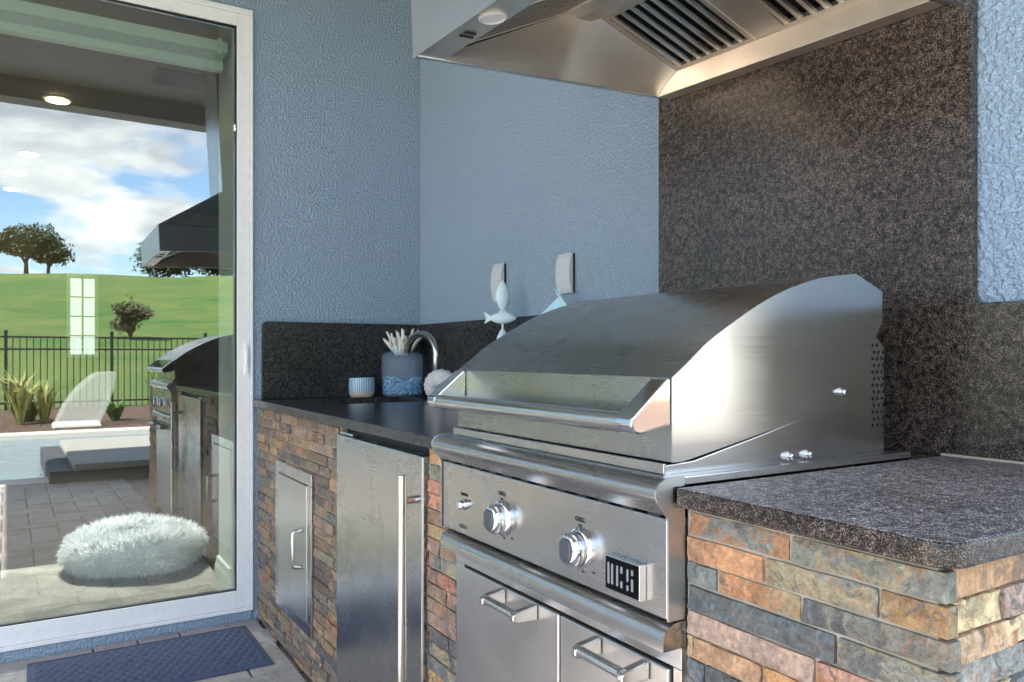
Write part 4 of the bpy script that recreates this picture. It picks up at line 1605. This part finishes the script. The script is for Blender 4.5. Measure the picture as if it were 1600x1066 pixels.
# ridge bar
rb = [(yR0, zRg), (yR0 + 0.02, zRg - 0.012), ((yR0 + yR1) / 2 + 0.012, zRg - 0.012), (yR1, zRg), (yR1, zRg + 0.03), (yR0, zRg + 0.03)]
hbuild(MB().prism(rb, xi + 0.0005, W - xi - 0.0005, 'x'), "ridge_bar", "steel_hood", bevel=0.001)


def bank(y0, z0, y1, z1, name):
    """baffle bank from low edge (y0,z0) to ridge (y1,z1), slats run up the slope"""
    d = Vector((0, y1 - y0, z1 - z0))
    Ln = d.length
    d.normalize()
    nrm = Vector((0, -d.z, d.y))
    if nrm.z > 0:
        nrm = -nrm              # underside normal

    def slab(x0, x1, s0, s1, h0, h1, mat, nm):
        base = Vector((0, y0, z0))
        vs = []
        for h in (h0, h1):
            for (xx, ss) in ((x0, s0), (x1, s0), (x1, s1), (x0, s1)):
                p = base + d * ss + nrm * h
                vs.append((xx, p.y, p.z))
        m = MB().add(vs, [(0, 3, 2, 1), (4, 5, 6, 7), (0, 1, 5, 4), (1, 2, 6, 5), (2, 3, 7, 6), (3, 0, 4, 7)])
        return hbuild(m, nm, mat)
    xa, xb = xi + 0.001, W - xi - 0.001
    mid = (xa + xb) / 2
    slab(xa, xb, 0, Ln, -0.022, -0.020, "black", "filter_backing")
    for (a, b) in ((xa, mid - 0.035), (mid + 0.035, xb)):
        slab(a, a + 0.012, 0, Ln, -0.012, 0, "steel_hood", "filter_rim")
        slab(b - 0.012, b, 0, Ln, -0.012, 0, "steel_hood", "filter_rim")
        slab(a + 0.0121, b - 0.0121, 0, 0.012, -0.012, 0, "steel_hood", "filter_rim")
        slab(a + 0.0121, b - 0.0121, Ln - 0.012, Ln, -0.012, 0, "steel_hood", "filter_rim")
        w = (b - a - 0.024)
        n = 7
        p = w / n
        for k in range(n):
            x0 = a + 0.012 + k * p
            slab(x0 + 0.003, x0 + p * 0.50, 0.0125, Ln - 0.0125, -0.010, -0.004, "steel_hood", "baffle_slat")
            slab(x0 + p * 0.56, x0 + p * 0.76, 0.0125, Ln - 0.0125, -0.006, 0.001, "steel_bar", "baffle_edge")
    slab(mid - 0.0345, mid + 0.0345, 0, Ln, -0.012, -0.002, "steel_hood", "filter_divider")


bank(yB - 0.001, zB, yR1, zRg, "rear")
bank(yF + 0.001, zF + 0.004, yR0, zRg, "front")
# hood lamp and switches in the front strip
lm = MB().lathe([(0.010, 0.0), (0.029, 0.0), (0.031, -0.003), (0.027, -0.005), (0.024, -0.003), (0.010, -0.003)], (0.275, -D + 0.036, 0.0038), 'z', 28, 1.0, 0.85)
hbuild(lm, "hood_lamp", "outlet_grey", smooth=True)
hbuild(MB().box(0.16, 0.166, -D + 0.025, -D + 0.055, 0.001, 0.0038).box(0.18, 0.186, -D + 0.025, -D + 0.05, 0.001, 0.0038), "switch_slots", "black")

# ------------------------------------------------------------------ counter-top things


def cup():
    c = (0.085, -0.318, H + 0.0005)
    t = thing("striped_pot", c, "small blue striped ceramic pot standing by the sink", "pot")
    a = MB().lathe([(0.030, 0.0), (0.045, 0.0), (0.052, 0.010), (0.0555, 0.022)], c, 'z', 40).build("base", "terracotta_base", t, smooth=60)
    b = MB().lathe([(0.0556, 0.0221), (0.057, 0.045), (0.0545, 0.084), (0.051, 0.084), (0.052, 0.04), (0.02, 0.035)], c, 'z', 40).build("body", "striped_glaze", t, smooth=60)


cup()


def vase():
    c = Vector((0.119, -0.140, H + 0.0005))
    t = thing("coral_vase", c, "clear glass jar of blue glass chips holding white coral", "vase")
    rr = 0.094
    prof = [(0.02, 0.0), (rr * 0.86, 0.0), (rr * 0.96, 0.006), (rr, 0.022), (rr, 0.165), (rr * 0.96, 0.186), (rr * 0.82, 0.198), (rr * 0.55, 0.203), (rr * 0.53, 0.209), (rr * 0.50, 0.209), (rr * 0.52, 0.199), (rr * 0.8, 0.193), (rr * 0.93, 0.182), (rr * 0.965, 0.165), (rr * 0.965, 0.024), (rr * 0.9, 0.008), (0.02, 0.006)]
    MB().lathe(prof, c, 'z', 48).build("jar", "vase_glass", t, smooth=50)
    rnd = random.Random(9)
    m = MB()
    for _ in range(1500):
        a = rnd.uniform(0, 6.283)
        r = rr * 0.90 * math.sqrt(rnd.uniform(0.25, 1))
        z = 0.012 + rnd.random() * (0.066 + 0.012 * math.sin(2 * a))
        p = c + Vector((r * math.cos(a), r * math.sin(a), z))
        s = rnd.uniform(0.003, 0.0058)
        vv = [p + Vector((rnd.uniform(-1, 1), rnd.uniform(-1, 1), rnd.uniform(-1, 1))).normalized() * s for _ in range(4)]
        m.add(vv, [(0, 1, 2), (0, 2, 3), (0, 3, 1), (1, 3, 2)])
    m.build("glass_chips", "blue_glass_chips", t, kind="stuff")
    m = MB()
    for k in range(24):
        a = rnd.uniform(0, 6.283)
        lean = rnd.uniform(0.1, 0.95)
        ln = rnd.uniform(0.08, 0.135)
        p0 = c + Vector((0.02 * math.cos(a), 0.02 * math.sin(a), 0.185))
        d = Vector((math.cos(a) * lean, math.sin(a) * lean, 1)).normalized()
        pts = [p0]
        for q in range(1, 5):
            pts.append(p0 + d * ln * q / 4 + Vector((rnd.uniform(-1, 1), rnd.uniform(-1, 1), 0)) * 0.004)
        m.tube(pts, [0.009, 0.008, 0.007, 0.006, 0.004], 7)
        if rnd.random() < 0.7:
            e = pts[2] + (Vector((math.cos(a + 1), math.sin(a + 1), 1.2)).normalized()) * 0.035
            m.tube([pts[2], e], [0.006, 0.0035], 6)
    m.build("coral", "coral", t, smooth='all')


vase()


def faucet():
    t = thing("bar_faucet", (0.43, -0.125, H), "brushed gooseneck faucet behind the sink", "faucet")
    pts = [(0.432, -0.125, H + 0.001), (0.432, -0.125, 1.10)]
    cx_, r_, zt = 0.307, 0.125, 1.085
    # arc back towards the door wall, swung over the sink
    for k in range(0, 15):
        a = math.pi * k / 14 * 0.97
        u = 1 - math.cos(a)
        pts.append((0.432 - 0.120 * u, -0.125 - 0.012 * u, 1.10 + 0.088 * math.sin(a)))
    MB().tube(pts, 0.0145, 18).build("spout", "satin_nickel", t, smooth='all')
    MB().lathe([(0.026, 0.001), (0.026, 0.008), (0.017, 0.014), (0.015, 0.05), (0.0125, 0.055)], (0.432, -0.125, H), 'z', 24).build("base", "satin_nickel", t, smooth=40)


faucet()


def shells():
    def spiral(c, rad, tilt, name, label):
        t = thing(name, c, label, "shell", "white nautilus shells beside the grill")
        m = MB()
        # ribbed nautilus: log spiral tube
        n = 96
        seg = 16
        prev = None
        for i in range(n + 1):
            th_ = 2.4 * math.pi * i / n
            s = rad * math.exp(-0.19 * th_)
            cen = Vector((0.52 * s * math.cos(th_ + 0.6), 0, 0.52 * s * math.sin(th_ + 0.6)))
            rib = 1 + 0.055 * math.cos(th_ * 17)
            for k in range(seg):
                a = 2 * math.pi * k / seg
                rdir = Vector((math.cos(th_ + 0.6), 0, math.sin(th_ + 0.6)))
                p = cen + (rdir * math.cos(a) * 0.50 * s + Vector((0, 1, 0)) * math.sin(a) * 0.46 * s) * rib
                m.v.append(tuple(p))
        for i in range(n):
            for k in range(seg):
                m.f.append((i * seg + k, i * seg + (k + 1) % seg, (i + 1) * seg + (k + 1) % seg, (i + 1) * seg + k))
        m.f.append(tuple(range(seg)))
        ca, sa = math.cos(tilt), math.sin(tilt)
        m.v = [(c[0] + x * ca - y * sa, c[1] + x * sa + y * ca, c[2] + z) for x, y, z in m.v]
        zmin = min(p[2] for p in m.v)
        m.v = [(x, y, z - zmin + H + 0.001) for x, y, z in m.v]
        m.build("whorl", "shell", t, smooth='all')
    spiral((0.475, -0.14, H), 0.094, R(35), "nautilus_shell", "pale ribbed spiral shell in front of the faucet")
    spiral((0.62, -0.12, H), 0.092, R(35), "nautilus_shell", "second pale shell mostly hidden behind the grill lid")


shells()


def fish_stack():
    c = Vector((0.925, -0.10, H))
    t = thing("fish_sculpture", c, "stacked pale fish sculpture standing behind the grill lid", "sculpture")
    MB().lathe([(0.02, 0.001), (0.045, 0.001), (0.045, 0.010), (0.012, 0.016), (0.006, 0.02)], c, 'z', 24).build("base", "fish_white", t, smooth=40)
    MB().tube([c + Vector((0, 0, 0.015)), c + Vector((0, 0, 0.455))], 0.004, 8).build("rod", "fish_white", t, smooth='all')

    def fish(zc, ln, hh, ww, ang, up=False, col="fish_white"):
        m = MB()
        n, seg = 16, 14
        for i in range(n + 1):
            u = i / n
            s = math.sin(math.pi * min(1, u * 0.93 + 0.04)) ** 0.75
            x = (u - 0.5) * ln
            for k in range(seg):
                a = 2 * math.pi * k / seg
                m.v.append((x, math.cos(a) * ww * s, math.sin(a) * hh * s))
        for i in range(n):
            for k in range(seg):
                m.f.append((i * seg + k, i * seg + (k + 1) % seg, (i + 1) * seg + (k + 1) % seg, (i + 1) * seg + k))
        m.f.append(tuple(range(seg))); m.f.append(tuple(range(n * seg, (n + 1) * seg)))
        # tail fin and dorsal fin
        x0 = -ln / 2
        m.prism([(x0 + 0.010, 0.005), (x0 + 0.010, -0.005), (x0 - 0.018, -0.020), (x0 - 0.012, 0), (x0 - 0.022, 0.024)], -0.003, 0.003, 'y')
        m.prism([(-0.02, hh * 0.85), (0.025, hh * 0.85), (-0.012, hh * 1.18)], -0.0025, 0.0025, 'y')
        out = []
        for x, y, z in m.v:
            if up:
                x, z = -z, x
            xx = x * math.cos(ang) - y * math.sin(ang)
            yy = x * math.sin(ang) + y * math.cos(ang)
            out.append((c.x + xx, c.y + yy, c.z + zc + z))
        m.v = out
        m.build("fish", col, t, smooth=40)
    A = R(58 - 0)
    fish(0.105, 0.11, 0.034, 0.018, A, False)
    fish(0.215, 0.13, 0.028, 0.018, A + 0.5, True)
    fish(0.318, 0.096, 0.021, 0.014, A, False)
    fish(0.397, 0.105, 0.026, 0.016, A + 0.3, True)


fish_stack()
t = thing("sailboat_ornament", (1.25, -0.07, H), "pale blue wooden sail ornament with a ring, behind the lid", "ornament")
A = Vector((1.262, -0.085, 1.290)); B_ = Vector((1.08, -0.10, 1.185)); C_ = Vector((1.345, -0.06, 1.185))
for nm, off in (("sail", 0.0),):
    n_ = (B_ - A).cross(C_ - A).normalized() * 0.005
    m = MB().add([A - n_, B_ - n_, C_ - n_, A + n_, B_ + n_, C_ + n_], [(0, 1, 2), (5, 4, 3), (0, 3, 4, 1), (1, 4, 5, 2), (2, 5, 3, 0)])
    m.build("sail", "pennant_blue", t)
MB().tube([A + (C_ - A) * 0.0 + Vector((0, -0.008, 0.008)), C_ + Vector((0, -0.008, 0.004))], 0.0045, 8).build("spar", "fish_white", t, smooth='all')
ring = [A + Vector((0.011 * math.cos(k * 0.4488), -0.006, 0.014 + 0.011 * math.sin(k * 0.4488))) for k in range(15)]
MB().tube(ring, 0.0028, 8).build("ring", "pennant_blue", t, smooth='all')
MB().box(1.20, 1.22, -0.085, -0.075, H + 0.001, 1.187).box(1.15, 1.27, -0.11, -0.05, H + 0.001, H + 0.016).build("stand", "fish_white", t, bevel=0.002)


def outlet(x0, x1, z0, z1, label):
    t = thing("outlet_cover", ((x0 + x1) / 2, 0, (z0 + z1) / 2), label, "outlet cover", "weatherproof outlet covers on the blue wall")
    MB().box(x0 + 0.004, x1 - 0.004, -0.010, -0.001, z0 + 0.004, z1 - 0.004).build("back_plate", "dark_rubber", t)
    n = 8
    prof = [(-0.0105, z0 + 0.002)]
    for i in range(n + 1):
        u = i / n
        prof.append((-0.014 - 0.014 * math.sin(math.pi * u) ** 0.6, z0 + (z1 - z0) * u))
    prof.append((-0.0105, z1 - 0.002))
    MB().prism(prof, x0, x1, 'x').build("lid", "outlet_grey", t, bevel=0.004)


outlet(0.712, 0.788, 1.30, 1.452, "grey weatherproof outlet cover behind the fish sculpture")
outlet(1.152, 1.232, 1.305, 1.442, "grey weatherproof outlet cover right above the curved grill lid")
